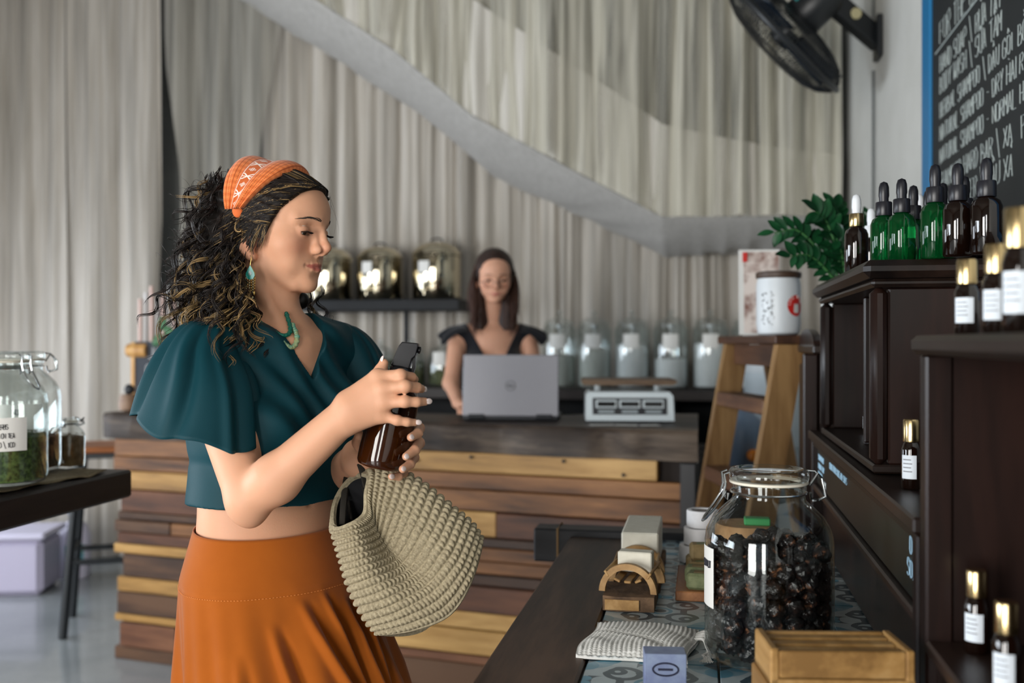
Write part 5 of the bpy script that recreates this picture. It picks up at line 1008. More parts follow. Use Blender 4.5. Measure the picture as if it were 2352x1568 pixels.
def arms(S_):
    S_.cone(SH_R, EL_R, .045, .0315, .03); S_.ball(EL_R + A3((.004, .0, -.024)), .012, .026)
    mid = EL_R * .72 + WR_R * .28 + A3((0, -.002, -.004)); S_.cone(EL_R, mid, .0285, .0345, .02); S_.cone(mid, WR_R, .0345, .0250, .02)
    S_.cone(SH_L, EL_L, .046, .036, .03); S_.cone(EL_L, WR_L, .038, .027, .02)
    for Fg, wr in ((RF, WR_R), (LF, WR_L)):
        keys = ['index', 'middle', 'ring', 'little']
        for i, kname in enumerate(keys):
            q = [PP(*a) for a in Fg[kname]]; r = RR[kname]
            off = A3((0, 0, (.014 - .0093 * i))); w0 = wr + off * (1 if Fg is RF else .8)
            S_.cone(w0, q[0], .0175, .0125, .014)
            S_.ball(q[0] + A3((0, -.0015 if Fg is RF else .002, 0)), r[0] + .0008, .006)
        for i, kname in enumerate(keys):
            q = [PP(*a) for a in Fg[kname]]; r = RR[kname]
            S_.cone(q[0], q[1], r[0] * .98, r[1], .007); S_.ball(q[1] + A3((0, -.0006, 0)), r[1] * 1.06, .003); S_.cone(q[1], q[2], r[1] * .97, r[2], .003); S_.cone(q[2], q[3], r[2], r[3], .003)
    t = [PP(*a) for a in THR]; S_.cone(t[0], t[1], .0165, .0118, .018); S_.cone(t[1], t[2], .0112, .0100, .004); S_.cone(t[2], t[3], .0100, .0072, .003)
    t = [PP(*a) for a in THL]; S_.cone(WR_L, t[0], .018, .015, .015); S_.cone(t[0], t[1], .0145, .0105, .010); S_.cone(t[1], t[2], .0105, .0078, .003)
BODY = SDF(); hp = head_prims(BODY, HO, BH)
BODY.cone(hp(-.022, 0, -.030), T(-.026, 0, 1.375), .047, .050, .025)
for s in (-1, 1): BODY.cone(hp(-.018, s * .050, -.030), T(.050, s * .016, 1.362), .011, .009, .022)
BODY.cone(hp(.012, 0, -.045), T(.020, 0, 1.372), .024, .026, .02)
for s in (-1, 1): BODY.cone(T(.066, s * .012, 1.358), T(.025, s * .130, 1.372), .008, .008, .022)
torso(BODY); arms(BODY)
for s in (-1, 1):
    BODY.chain([T(-.005, s * .072, .90), T(.005, s * .075, .48), T(-.015, s * .078, .10)], [.074, .052, .038], .04)
    BODY.cone(T(-.03, s * .078, .045), T(.15, s * .088, .026), .038, .024, .03)
BODY.ell(T(.092, .002, 1.10), (.006, .004, .008), BT, .01, '-')
lo, hi = BODY.bounds()
V, Q = polygonize(BODY.ev, lo, hi, .0023)
V[:, 2] = np.maximum(V[:, 2], .002)
woman = thing('person', 'woman in teal crop top and rust skirt holding an amber spray bottle', 'person', (WB[0], WB[1], 0))
body = mesh_obj('body', V, Q, SKIN, woman, world=True)
def skin_cols(V, hp_O, B, base, lip, blush, lidc):
    c = np.tile(A3(base), (len(V), 1)); q = (V - hp_O) @ B
    def g(p, r): d = (q - A3(p)) / A3(r); return np.exp(-(d * d).sum(1))
    def mixin(col, w): w = np.clip(w, 0, 1)[:, None]; c[:] = c * (1 - w) + A3(col) * w
    for s in (-1, 1):
        mixin(blush, .55 * g((.062, s * .040, -.004), (.03, .018, .016))); mixin(lidc, .55 * g((.083, s * .033, .018), (.02, .016, .008)))
        mixin(blush, .5 * g((.0, s * .074, .0), (.02, .012, .03)))
    mixin(blush, .45 * g((.100, 0, -.006), (.014, .014, .012)))
    w = np.zeros(len(V))
    ll = np.abs(q[:, 1]); zz = q[:, 2] + .0365 - .0016 * np.clip(ll / .02, 0, 1.2)
    inl = (q[:, 0] > .064) & (ll < .0262)
    top = .0056 * (1 - np.clip(ll / .0265, 0, 1) ** 2.6); bot = -.0082 * (1 - np.clip(ll / .0260, 0, 1) ** 2.6)
    w = np.where(inl, np.clip((top - zz) / .0012, 0, 1) * np.clip((zz - bot) / .0015, 0, 1), 0)
    mixin(lip, .85 * w)
    return c
set_col(body, skin_cols(V, HO, BH, srgb(206, 154, 123), srgb(166, 86, 78), srgb(198, 122, 96), srgb(168, 112, 86)))
# eyes, lashes, brows
for s in (-1, 1):
    mb = MB(); e = hp(.0700, s * .0320, .0228); mb.ball(e, .0128, 24, 16); eye = mb.build('eyeball', M_EYE, woman, world=True)
    d = BH @ A3((.86, s * -.02, -.46)); d /= np.linalg.norm(d); R = Vector((0, 0, 1)).rotation_difference(Vector(d)).to_matrix()
    mb = MB(); mb.ball(e + d * .0100, (.0078, .0078, .0034), 20, 8, R); mb.build('iris', M_IRIS, woman, world=True)
    mb = MB(); rnd = random.Random(3)
    for i in range(26):
        t = i / 25; l = s * (.0215 + .0225 * t); fx = .0700 + math.sqrt(max(0, .0150 ** 2 - (abs(l) - .0320) ** 2)) * .97
        p0 = hp(fx, l, .0206 - .0012 * (2 * t - 1) ** 2); L = .0080 + .0035 * t
        dv = A3((.8, s * (.9 * t - .15), -.42)); dv /= np.linalg.norm(dv)
        mb.tube([p0, p0 + BH @ (dv * L * .5), p0 + BH @ (dv * L + A3((0, 0, L * .28)))], [.0007, .0005, .0001], 4)
    mb.tube([hp(.0700 + math.sqrt(max(0, .0149 ** 2 - (x_ - .0320) ** 2)) * .985, s * x_, .0206 - .0014 * ((x_ - .032) / .0115) ** 2) for x_ in np.linspace(.0205, .0445, 14)], .0007, 5)
    mb.build('eyelashes', LASH, woman, world=True)
    mb = MB(); tt = np.array([rnd.random() ** 1.35 for _ in range(80)])
    ll = s * (.013 + .036 * tt); z0 = .0392 + .0030 * np.sin(np.minimum(1, tt * 1.2) * np.pi * .7) - .004 * np.maximum(0, tt - .65) + np.array([rnd.uniform(-.0022, .0022) for _ in tt]) * (1 - .85 * tt)
    X0 = HO + np.stack([0 * ll + .12, ll, z0], 1) @ BH.T; D0 = -(BH @ A3((1, 0, 0)))
    for _ in range(24): X0 = X0 + D0 * BODY.ev(X0)[:, None] * .8
    for t, p0 in zip(tt, X0 - D0 * .0005):
        dv = BH @ A3((-.25 - .3 * t, s * (.75 + .2 * t), .45 * (1 - 1.3 * t)))
        mb.tube([p0, p0 + dv * .0045, p0 + dv * .008 + D0 * .0012], [.00036, .0003, .0001], 3)
    mb.build('eyebrow', BROW, woman, world=True)
def nail(tip, prev, nrm, sz=1.0):
    d = A3(tip) - A3(prev); d /= np.linalg.norm(d); n = A3(nrm); n = n - d * (n @ d); n /= np.linalg.norm(n); w = np.cross(n, d)
    R = Matrix(np.stack([d, w, n], 1).tolist()); mb = MB(); mb.ball(A3(tip) + n * .0052 * sz + d * .0035, (.0070 * sz, .0046 * sz, .0016), 14, 8, R)
    return mb.build('fingernail', M_NAIL, woman, world=True)
for kname, nv in (('ring', (.25, -1, .1)), ('little', (.2, -1, .2)), ('middle', (.8, -.8, .1))): q = [PP(*a) for a in RF[kname]]; nail(q[3], q[2], nv, .95 if kname != 'little' else .85)
for kname in ('index', 'middle', 'ring', 'little'): q = [PP(*a) for a in LF[kname]]; nail(q[3], q[2], (.25, -1, .15), .9)
q = [PP(*a) for a in THR]; nail(q[3], q[2], (-.8, -.5, .2), 1.0)

# -------- hair
def ellr(d, r): return 1 / np.sqrt(((d / r) ** 2).sum(-1))
CC = A3((-.014, 0, .052)); CR = A3((.097, .073, .080))
fl = lambda z: np.interp(z, [-.04, -.012, .02, .055, .081, .098, .125], [.004, .012, .028, .049, .074, .094, .13])
HM = SDF()
for a in [(520, 462, 1.705, .034), (505, 545, 1.675, .042), (490, 628, 1.655, .042), (500, 688, 1.635, .034), (522, 640, 1.632, .030), (532, 560, 1.655, .034), (530, 690, 1.625, .028), (590, 640, 1.74, .035), (620, 560, 1.72, .06), (690, 690, 1.79, .016)]:
    HM.ball(PP(*a[:3]), a[3], .03)
def hair_fn(X, reach=.06):
    q = (X - HO) @ BH; e = q - CC; r = CR + .0075
    k0 = np.sqrt(((e / r) ** 2).sum(1)); k1 = np.sqrt(((e / r ** 2) ** 2).sum(1)) + 1e-9; d = k0 * (k0 - 1) / k1
    e2 = q - A3((.036, 0, .058)); r2 = A3((.064, .060, .054)) + .0055; k0 = np.sqrt(((e2 / r2) ** 2).sum(1)); k1 = np.sqrt(((e2 / r2 ** 2) ** 2).sum(1)) + 1e-9; d2 = k0 * (k0 - 1) / k1
    h = np.clip(.5 + .5 * (d - d2) / .025, 0, 1); d = d * (1 - h) + d2 * h - .025 * h * (1 - h)
    d = d + .0012 * np.sin(q[:, 2] * 420 + q[:, 0] * 160)
    d = np.maximum(d, (q[:, 0] - fl(q[:, 2])) * .75); d = np.maximum(d, -(q[:, 2] + .045))
    d = np.where(q[:, 0] > -.012, np.maximum(d, (.014 - q[:, 2]) * .8), d)
    m = HM.ev(X.astype(float), .08); k = .02; h = np.clip(.5 + .5 * (d - m) / k, 0, 1)
    return d * (1 - h) + m * h - k * h * (1 - h)
V, Q = polygonize(hair_fn, HO + A3((-.21, -.16, -.18)), HO + A3((.16, .17, .16)), .003, newton=1)
hair = mesh_obj('hair', V, Q, HAIR, woman, world=True); set_col(hair, np.tile(A3((.010, .008, .007)), (len(V), 1)))
def strands_mesh(name, S_list, parent, mat=HAIR, seg=3):
    VV = []; FF = []; CCs = []; base = 0
    for pts, rad, col in S_list:
        pts = np.asarray(pts); n = len(pts); t = np.gradient(pts, axis=0); t /= np.linalg.norm(t, axis=1, keepdims=True) + 1e-9
        a = np.cross(t, A3((.31, .22, .93))); a /= np.linalg.norm(a, axis=1, keepdims=True) + 1e-9; b_ = np.cross(t, a)
        r = rad * np.minimum(1, np.minimum(np.linspace(0, 1, n) * 8 + .3, np.linspace(1, 0, n) * 5 + .15))[:, None]
        ring = np.stack([pts + r * (math.cos(w) * a + math.sin(w) * b_) for w in 2 * np.pi * np.arange(seg) / seg], 1)
        VV.append(ring.reshape(-1, 3)); FF.append(grid_faces(n, seg, False, True) + base); base += n * seg
        cl = np.asarray(col); CCs.append(np.tile(cl, (n * seg, 1)) if cl.ndim == 1 else np.repeat(cl, seg, 0))
    o = mesh_obj(name, np.concatenate(VV), np.concatenate(FF), mat, parent); set_col(o, np.concatenate(CCs)); return o
RN = np.random.RandomState(11)
DARK, GOLD = A3((.010, .007, .006)), A3(srgb(186, 152, 102))
def curl(p0, axis, L, rad, pitch, ph, n, wob, grow=1.0):
    t = np.linspace(0, 1, n); axis = axis / np.linalg.norm(axis)
    bend = np.outer(t ** 2 * L * .35, wob); c = p0 + np.outer(t * L, axis) + bend
    a = np.cross(axis, A3((.2, .9, .35))); a /= np.linalg.norm(a); b_ = np.cross(axis, a); w = ph + 2 * np.pi * t * L / pitch
    R = rad * np.clip(t * 5, .25, 1) * (1 + (grow - 1) * t)
    return c + (np.cos(w) * R)[:, None] * a + (np.sin(w) * R)[:, None] * b_
ST = []
blobs = [(524, 462, 1.705, .043, 1.8), (512, 545, 1.675, .054, 2.2), (500, 622, 1.655, .057, 2.6), (508, 690, 1.635, .050, 2.2), (548, 640, 1.620, .040, 1.4), (532, 565, 1.645, .036, 1.1), (552, 700, 1.615, .036, 1.2), (725, 712, 1.80, .026, .45)]
wts = A3([b_[4] for b_ in blobs]); wts /= wts.sum()
for i in range(430):                                                   # ringlets: a few strands that share one twist
    b_ = blobs[RN.choice(len(blobs), p=wts)]; c = PP(*b_[:3]); d = RN.normal(size=3); d /= np.linalg.norm(d)
    if d[1] > .35: d[1] *= -1
    p0 = c + d * b_[3] * RN.uniform(.72, .98) + A3((0, 0, .020)); low = (1.60 - p0[2]) / .2
    L = RN.uniform(.06, .14); ax = A3((d[0] * .30 - .06, d[1] * .22, -1.0)) + RN.normal(size=3) * .22
    gold = RN.rand() < .14 + .42 * np.clip(low, 0, 1); gs = RN.uniform(.35, 1.0); rad, pit, ph, wob = RN.uniform(.004, .0105), RN.uniform(.036, .066), RN.uniform(0, 6.28), RN.normal(size=3) * .45
    for k in range(7):
        n = 34; t = np.linspace(0, 1, n)[:, None]; gk = gold and RN.rand() < .85
        colr = DARK * (1 - t) * RN.uniform(.6, 1.6) + t ** .7 * GOLD * gs if gk else np.tile(DARK * RN.uniform(.5, 2.6), (n, 1))
        ST.append((curl(p0 + RN.normal(size=3) * .0013, ax, L * RN.uniform(.85, 1.05), rad * RN.uniform(.88, 1.12), pit * RN.uniform(.97, 1.03), ph + RN.normal() * .13, n, wob, 1.15), RN.uniform(.0004, .0009), colr))
for i in range(420):                                                   # thin fly-away hairs around the outline
    b_ = blobs[RN.choice(len(blobs), p=wts)]; c = PP(*b_[:3]); d = RN.normal(size=3) * A3((1.2, .5, 1)); d[0] -= .6; d /= np.linalg.norm(d)
    p0 = c + d * b_[3]; ST.append((curl(p0, d + A3((0, 0, -.9)), RN.uniform(.02, .055), RN.uniform(.004, .010), RN.uniform(.022, .05), RN.uniform(0, 6.28), 28, RN.normal(size=3) * .6, 1.6), .00035, DARK * 2))
for (px, py, Y, L, rx) in [(560, 690, 1.60, .085, .009), (545, 712, 1.595, .075, .011), (575, 705, 1.60, .07, .010), (530, 720, 1.59, .06, .009), (575, 610, 1.612, .10, .011), (520, 640, 1.585, .10, .012), (470, 610, 1.60, .11, .011), (500, 660, 1.58, .09, .012), (445, 640, 1.62, .09, .010), (540, 560, 1.60, .10, .010), (480, 690, 1.585, .07, .012), (455, 700, 1.60, .06, .010)]:
    for k in range(3):
        ST.append((curl(PP(px, py, Y) + RN.normal(size=3) * .003, A3((.15, -.05, -1)) + RN.normal(size=3) * .10, L, rx, .042, RN.uniform(0, 1) + px, 44, RN.normal(size=3) * .2), .0010, np.outer(np.linspace(.15, 1, 44), GOLD * RN.uniform(.5, 1.1))))
def off_face(s_):
    q = s_[0]; px = 1176 + F * q[:, 0] / q[:, 1]; py = 784 - F * (q[:, 2] - CZ) / q[:, 1]
    return not ((px > np.interp(py, [480, 560, 640, 700, 740], [552, 564, 572, 592, 640])) & (py > 470) & (px < 700)).any()
ST = [s_ for s_ in ST if off_face(s_)]
st = strands_mesh('curls', ST, hair); st.matrix_parent_inverse = Matrix.Translation(-Vector((WB[0], WB[1], 0)))
# smooth hair combed back from the hairline to under the scarf
ST = []; QQ = []
for i in range(760):
    s = -1 if i < 560 else 1; a = RN.rand()
    z0 = np.interp(a, [0, .35, .7, 1], [.106, .086, .054, .018]); f0 = fl(z0) - .003; l0 = s * np.interp(a, [0, .35, .7, 1], [.000, .036, .058, .068])
    f1, z1, l1 = RN.uniform(-.045, -.012), np.interp(a, [0, 1], [.062, .010]) + RN.normal() * .006, s * .076
    if a < .35 and i % 2: f1, z1, l1 = .02, .150, l0 * 1.2
    t = np.linspace(0, 1, 20); QQ.append(np.stack([f0 + (f1 - f0) * t, l0 + (l1 - l0) * t + s * .02 * np.sin(t * np.pi) * (1 - a), z0 + (z1 - z0) * t + .012 * np.sin(t * np.pi) * (1 - .5 * a)], 1))
QQ = np.array(QQ); sh = QQ.shape; q = QQ.reshape(-1, 3); e = q - CC; dn = e / np.linalg.norm(e, axis=1, keepdims=True); q = CC + dn * ellr(dn, CR + .009)[:, None]; of = np.repeat(RN.uniform(0, .002, len(QQ)), 20)
for _ in range(6): q = q - ((hair_fn(HO + q @ BH.T) - .0006 - of)[:, None] * dn)
for w in (HO + q @ BH.T).reshape(sh):
    g = RN.rand() < .12; ST.append((w, RN.uniform(.0005, .0011), GOLD * RN.uniform(.3, .8) if g else DARK * RN.uniform(.4, 2.2)))
for k in range(60):
    t = np.linspace(0, 1, 18); a_ = RN.rand(); q = np.stack([.038 - .026 * a_ - (.018 + .01 * a_) * t + .003 * np.sin(t * 4 + k), -.0715 - .005 * a_ - .0035 * np.sin(t * np.pi), .034 - (.030 + .022 * RN.rand()) * t], 1)
    ST.append((HO + q @ BH.T, .0006, DARK * RN.uniform(.5, 2) if k % 6 else GOLD * .5))
for k in range(9):                                                     # loose lock in front of the ear
    t = np.linspace(0, 1, 26); q = np.stack([.026 - .020 * t + .003 * np.sin(t * 5 + k) - .008 * np.sin(t * np.pi), -.0765 - .002 * np.sin(t * np.pi) + .0005 * k * t, .030 - .062 * t], 1) + RN.normal(size=3) * .0015
    ST.append((HO + q @ BH.T, .0006, DARK * 2 if k % 3 else GOLD * .5))
for k in range(4):
    t = np.linspace(0, 1, 20); q = np.stack([.088 + .018 * np.sin(t * 2.5 + k) * t, .03 + .03 * t, .10 - .08 * t], 1) + RN.normal(size=3) * .004; ST.append((HO + q @ BH.T, .00015, DARK))
st = strands_mesh('combed_strands', ST, hair); st.matrix_parent_inverse = Matrix.Translation(-Vector((WB[0], WB[1], 0)))

# -------- head scarf
ns, nw = 90, 46; s_ = np.linspace(-1, 1, ns)[:, None]; w_ = np.linspace(0, 1, nw)[None, :]
al = s_ * math.radians(88); nar = np.abs(s_) ** 2.2
bf = np.radians(43 - 36 * nar + 0 * s_); bb = np.radians(-27 + 12 * nar)
be = bf + (bb - bf) * w_
d = np.stack([np.sin(be), np.cos(be) * np.sin(al) * np.ones_like(w_), np.cos(be) * np.cos(al) * np.ones_like(w_)], -1)
ridge = .0045 / (1 + np.exp((w_ - .34 - .10 * s_ ** 2) * 90)) + .0030 * np.abs(np.sin(w_ * 11 + 1.5 * s_)) ** .6 + .0028 * np.abs(np.sin(w_ * 5.5 - 2 * s_ + .6)) + .003 * nar * np.abs(np.sin(w_ * 19))
edge = -.010 * (np.exp(-(w_ / .035) ** 2) + np.exp(-((1 - w_) / .05) ** 2))
rad = ellr(d, CR + A3((.013, .012, .0125))) + ridge + edge + .010 * np.exp(-((w_ - .85) / .2) ** 2) * (1 - nar)
pts = (CC + d * rad[..., None]).reshape(-1, 3)
SCARF = pmat('scarf_cotton', srgb(218, 122, 66), .8, sheen=.2, spec=.2); nt, b = nodes(SCARF)
tc = nt.nodes.new('ShaderNodeTexCoord'); sx = nt.nodes.new('ShaderNodeSeparateXYZ'); nt.links.new(tc.outputs['UV'], sx.inputs[0]); X_, Y_ = NX(nt, sx.outputs[0]), NX(nt, sx.outputs[1])
base = mixc(nt, (X_ * 160.0).sin() * .5 + .5, srgb(226, 128, 70), srgb(208, 108, 52))
st1 = ((Y_ * 9.0).fract() - .5).abs().lt(.07); base = mixc(nt, st1 * .75, base, srgb(150, 62, 28))
dots = ((Y_ * 9.0 + .5).fract() - .5).abs().lt(.06) * (X_ * 90.0).fract().lt(.5); base = mixc(nt, dots * .8, base, srgb(96, 42, 30))
inb = (Y_ - .47).abs().lt(.125); base = mixc(nt, inb, base, srgb(196, 96, 44))
a1 = ((X_ * 17.0).fract() - .5) * 2.0; b1 = (Y_ - .47) / .115
dia = (a1.abs() + b1.abs()).lt(.62) * ((a1 * 3.2).fract() - .5).abs().lt(.36) * ((b1 * 3.2).fract() - .5).abs().lt(.36)
star = ((a1.abs() - b1.abs()).abs().lt(.16) + a1.abs().lt(.10)).min(1.0) * b1.abs().lt(.85) * a1.abs().lt(.8)
alt = (X_ * 8.5).fract().lt(.5); pat = (dia * alt + star * (1.0 - alt)).min(1.0) * inb
rail = ((b1.abs() - .95).abs()).lt(.07); pat = (pat + rail * inb * .8).min(1.0)
base = mixc(nt, pat, base, srgb(238, 226, 216)); nt.links.new(base, b.inputs['Base Color'])
bump(nt, b, noise(nt, texco(nt, 'Object'), 500, 2), .2, .001)
scarf = mesh_obj('head_scarf', HO + pts @ BH.T, grid_faces(ns, nw), SCARF, woman, world=True)
set_uv(scarf, np.stack([(np.linspace(0, 1, ns)[:, None] + 0 * w_).ravel(), (w_ + 0 * s_).ravel()], 1))
sm = scarf.modifiers.new('thick', 'SOLIDIFY'); sm.thickness = .0025; sm.offset = -1
mb = MB(); kn = hp(-.016, -.0835, .053)
mb.ball(kn, (.009, .0045, .012), 14, 10); mb.build('scarf_knot', pmat('scarf_knot_cotton', srgb(212, 104, 48), .8), woman, world=True)

# -------- crop top
TS = SDF(); torso(TS)
TS.cone(hp(-.022, 0, -.030), T(-.026, 0, 1.375), .047, .050, .025)
for s in (-1, 1): TS.cone(T(.066, s * .012, 1.358), T(.025, s * .130, 1.372), .008, .008, .022)
def cap_fn(q): return 0
def top_fn(X, reach=.06):
    d = TS.ev(X.astype(float), .08); q = (X - WB) @ BT; f, l, z = q[:, 0], q[:, 1], q[:, 2]
    dia_ = (l * .75 + z * .66); fold = .0036 * np.sin(dia_ * 115 + 3 * np.sin(l * 20)) * np.clip((f + .02) / .05, 0, 1) * np.clip((z - 1.15) / .08, 0, 1)
    und = .0035 * np.exp(-((z - 1.165) / .010) ** 2)
    d = d - .0120 - fold + und * .5 - .006 * np.clip((1.16 - z) / .06, 0, 1)
    hem = 1.095 + .012 * np.clip((.08 - f) / .18, -1, 1) * 0 + .0012 * np.sin(np.arctan2(l, f) * 7)
    d = np.maximum(d, hem - z)
    # V neckline
    zv = 1.296; k_l = np.where(l < .010, 1.05, 1.30); v = (z - zv) * .62 - np.abs(l - .010) * k_l * .62 * 1.45
    vn = np.where(f > -.03, np.minimum(v, .05), z - 1.398); d = np.maximum(d, vn)
    d = np.maximum(d, z - 1.410)
    return d
V, Q = polygonize(top_fn, T(0, 0, 1.08) - A3((.24, .24, 0)), T(0, 0, 1.42) + A3((.24, .24, 0)), .0028, newton=1)
top = mesh_obj('crop_top', V, Q, TEAL, woman, world=True)
# flutter sleeves
def sleeve(name, cs, rs, hemtilt, nphi=150, nt_=60, seed=0, amp=.017, nf=10):
    rb = np.random.RandomState(int(seed * 10)); BP = [(6.283 * (k + rb.uniform(-.35, .35)) / 13, rb.uniform(.09, .22), rb.uniform(.5, 1.3) * (1 if k % 2 else -1.1)) for k in range(13)]
    cs = smooth_path(cs, nt_); rs = smooth_path([list(r) + [0] * (3 - len(r)) for r in rs], nt_); ph = np.linspace(0, 2 * np.pi, nphi, endpoint=False); out = []
    for i in range(nt_):
        t = i / (nt_ - 1); w = amp * t ** 1.25 * sum(A_ * np.exp(-(np.angle(np.exp(1j * (ph - p_ - .25 * t * A_))) / w2) ** 2) for p_, w2, A_ in BP)
        c, r = cs[i], rs[i]
        x = c[0] + (r[0] + w) * np.cos(ph); y = c[1] + (r[1] + w) * np.sin(ph); z = c[2] + t ** 1.5 * (hemtilt[0] * np.cos(ph) + hemtilt[1] * np.sin(ph)) + .006 * t ** 2 * np.sin(ph * 5 + seed + 1) - .25 * w * t
        out.append(np.stack([x, y, z], 1))
    o = mesh_obj(name, np.array(out).reshape(-1, 3), grid_faces(nt_, nphi, False, True)[:, ::-1], TEAL, top, world=False)
    o.data.transform(Matrix.Translation(-Vector((WB[0], WB[1], 0))))
    sm = o.modifiers.new('thick', 'SOLIDIFY'); sm.thickness = .0018; sm.offset = 0; return o
sleeve('sleeve', [PP(508, 738, 1.620), PP(490, 744, 1.605), PP(474, 790, 1.585), PP(474, 870, 1.562), PP(462, 985, 1.548)],
       [(.010, .010), (.036, .042), (.054, .064), (.080, .080), (.100, .096)], (-.026, .010), seed=1.0)
sleeve('sleeve', [T(-.015, .125, 1.392), T(-.015, .140, 1.385), T(-.012, .165, 1.345), T(.0, .180, 1.27), T(.005, .190, 1.20)],
       [(.012, .012), (.048, .048), (.068, .068), (.078, .080), (.094, .096)], (-.01, .0), seed=2.2, amp=.010)

# -------- skirt
nz, na = 220, 360; zz = np.linspace(1.052, .03, nz); th = np.linspace(0, 2 * np.pi, na, endpoint=False)
a_f = np.interp(zz, [.03, .40, .78, .90, .96, 1.02, 1.052], [.30, .228, .156, .134, .126, .1085, .0985])
a_l = np.interp(zz, [.03, .40, .78, .90, .96, 1.02, 1.052], [.34, .278, .200, .180, .170, .1505, .1405])
cf = np.interp(zz, [.03, .78, .95, 1.052], [.03, .025, .0, -.002]); cl = np.interp(zz, [.03, .78, .95, 1.052], [.02, .018, .004, 0])
fall = np.clip((.985 - zz) / .35, 0, 1.6)
rows = []
for i in range(nz):
    g = fall[i]; w = .013 * g * np.sin(5 * th + 1.1) + .010 * g * np.sin(9 * th + 2.0 + 1.5 * zz[i]) + .004 * min(g, 1) * np.sin(23 * th + 9 * zz[i])
    # creases running from the hip to the middle
    for (t0, sl, z0, z1, A_, wd) in [(-.30, 1.9, .95, .70, .010, .050), (-.05, 1.2, .96, .72, .008, .040), (.20, .5, .94, .70, .009, .045), (-.62, 1.1, .92, .70, .006, .05), (.42, -.3, .93, .70, .007, .04), (-.95, .5, .88, .6, .006, .05)]:
        u_ = np.clip((z0 - zz[i]) / (z0 - z1), 0, 1.8); env = np.clip(u_ * 4, 0, 1) * np.clip((1.9 - u_) * 2, 0, 1)
        dd = np.angle(np.exp(1j * (th - (t0 + sl * (z0 - zz[i]))))); w = w + 1.6 * A_ * env * (np.exp(-(dd / wd) ** 2) - .8 * np.exp(-((dd - wd * 1.7) / wd) ** 2))
    seam = .0012 * np.exp(-((zz[i] - .965) / .0025) ** 2); band = .0022 if zz[i] > .965 else 0
    leg = .016 * np.clip((.9 - zz[i]) / .15, 0, 1) * (np.exp(-(np.angle(np.exp(1j * (th + .62))) / .45) ** 2) + np.exp(-(np.angle(np.exp(1j * (th - .55))) / .40) ** 2) - .9 * np.exp(-(np.angle(np.exp(1j * (th - .02))) / .28) ** 2))
    hemline = .022 * np.cos(th - 2.6) * np.clip((zz[i] - .93) / .12, 0, 1)
    rr_ = 1 + (w + leg + band - seam) / .14
    rows.append(np.stack([cf[i] + a_f[i] * np.cos(th) * rr_, cl[i] + a_l[i] * np.sin(th) * rr_, zz[i] + hemline * .35], 1))
sv = np.array(rows).reshape(-1, 3) @ BT.T
skirt = mesh_obj('skirt', sv, grid_faces(nz, na, False, True), RUST, woman)
sm = skirt.modifiers.new('thick', 'SOLIDIFY'); sm.thickness = .0022; sm.offset = 0
M_STITCH = pmat('stitching', srgb(224, 140, 70), .7); mb = MB()
ring = np.array(rows)[int(np.argmin(abs(zz - .960)))] @ BT.T
for j in range(0, na, 2):
    a_, b_ = ring[j], ring[(j + 1) % na]; n_ = a_ / (np.linalg.norm(a_[:2]) + 1e-9) * A3((1, 1, 0)); mb.tube([a_ + n_ * .0022, b_ + n_ * .0022], .0005, 4)
so = mb.build('waistband_stitching', M_STITCH, skirt)
# ================================================================ amber spray bottle in her hands
M_AMBER = pmat('amber_glass', srgb(88, 42, 12), .04, trans=.75, ior=1.5); M_BLK = pmat('black_plastic', (.008, .008, .010), .22)
sb = thing('spray_bottle', 'amber glass spray bottle with black trigger held in both hands', 'bottle', P(873, 1072, 1.520)); sb.rotation_euler = (0, math.radians(12.5), 0)
mb = MB(); mb.lathe([(.030, 0), (.0352, .002), (.0372, .007), (.0375, .015), (.0375, .104), (.0360, .113), (.0300, .123), (.0210, .130), (.0150, .134), (.0140, .138), (.0140, .148)], 48)
mb.lathe([(.0120, .146), (.0122, .133), (.0275, .121), (.0335, .112), (.0345, .103), (.0345, .012), (.032, .006), (.0, .005)], 48, cap=False); mb.build('glass_body', M_AMBER, sb, 50)
mb = MB(); mb.lathe([(.0165, .136), (.0172, .137), (.0172, .154), (.0150, .157), (.012, .158)], 32)
for k in range(24):
    a = 2 * math.pi * k / 24; mb.box((.0172 * math.cos(a), .0172 * math.sin(a), .1455), (.0016, .0016, .015))
mb.build('collar', M_BLK, sb, 40)
mb = MB(); poly = [(-.0170, .156), (.0120, .156), (.0130, .172), (.0175, .178), (.0180, .192), (.0165, .197), (-.0075, .194), (-.0110, .187)]
mb.prism(poly, -.0125, .0125, lambda x, y, h: (x, h, y)); tr = mb.build('trigger_head', M_BLK, sb, False)
bv = tr.modifiers.new('bevel', 'BEVEL'); bv.width = .0014; bv.segments = 2
mb = MB(); mb.prism([(.0120, .178), (.0165, .177), (.0200, .160), (.0185, .142), (.0150, .144), (.0150, .160)], -.006, .006, lambda x, y, h: (x, h, y)); mb.build('trigger', M_BLK, sb, 30)
mb = MB(); mb.lathe([(.004, 0), (.0055, .001), (.0055, .004), (.003, .005)], 16, c=(.0175, 0, .187), axis=(1, 0, 0)); mb.build('nozzle', M_BLK, sb, 30)
# ================================================================ crocheted bag hanging from her arm
bag = thing('crochet_bag', 'beige crocheted jute bag hanging from the woman\'s forearm', 'bag', PP(900, 1280, 1.57))
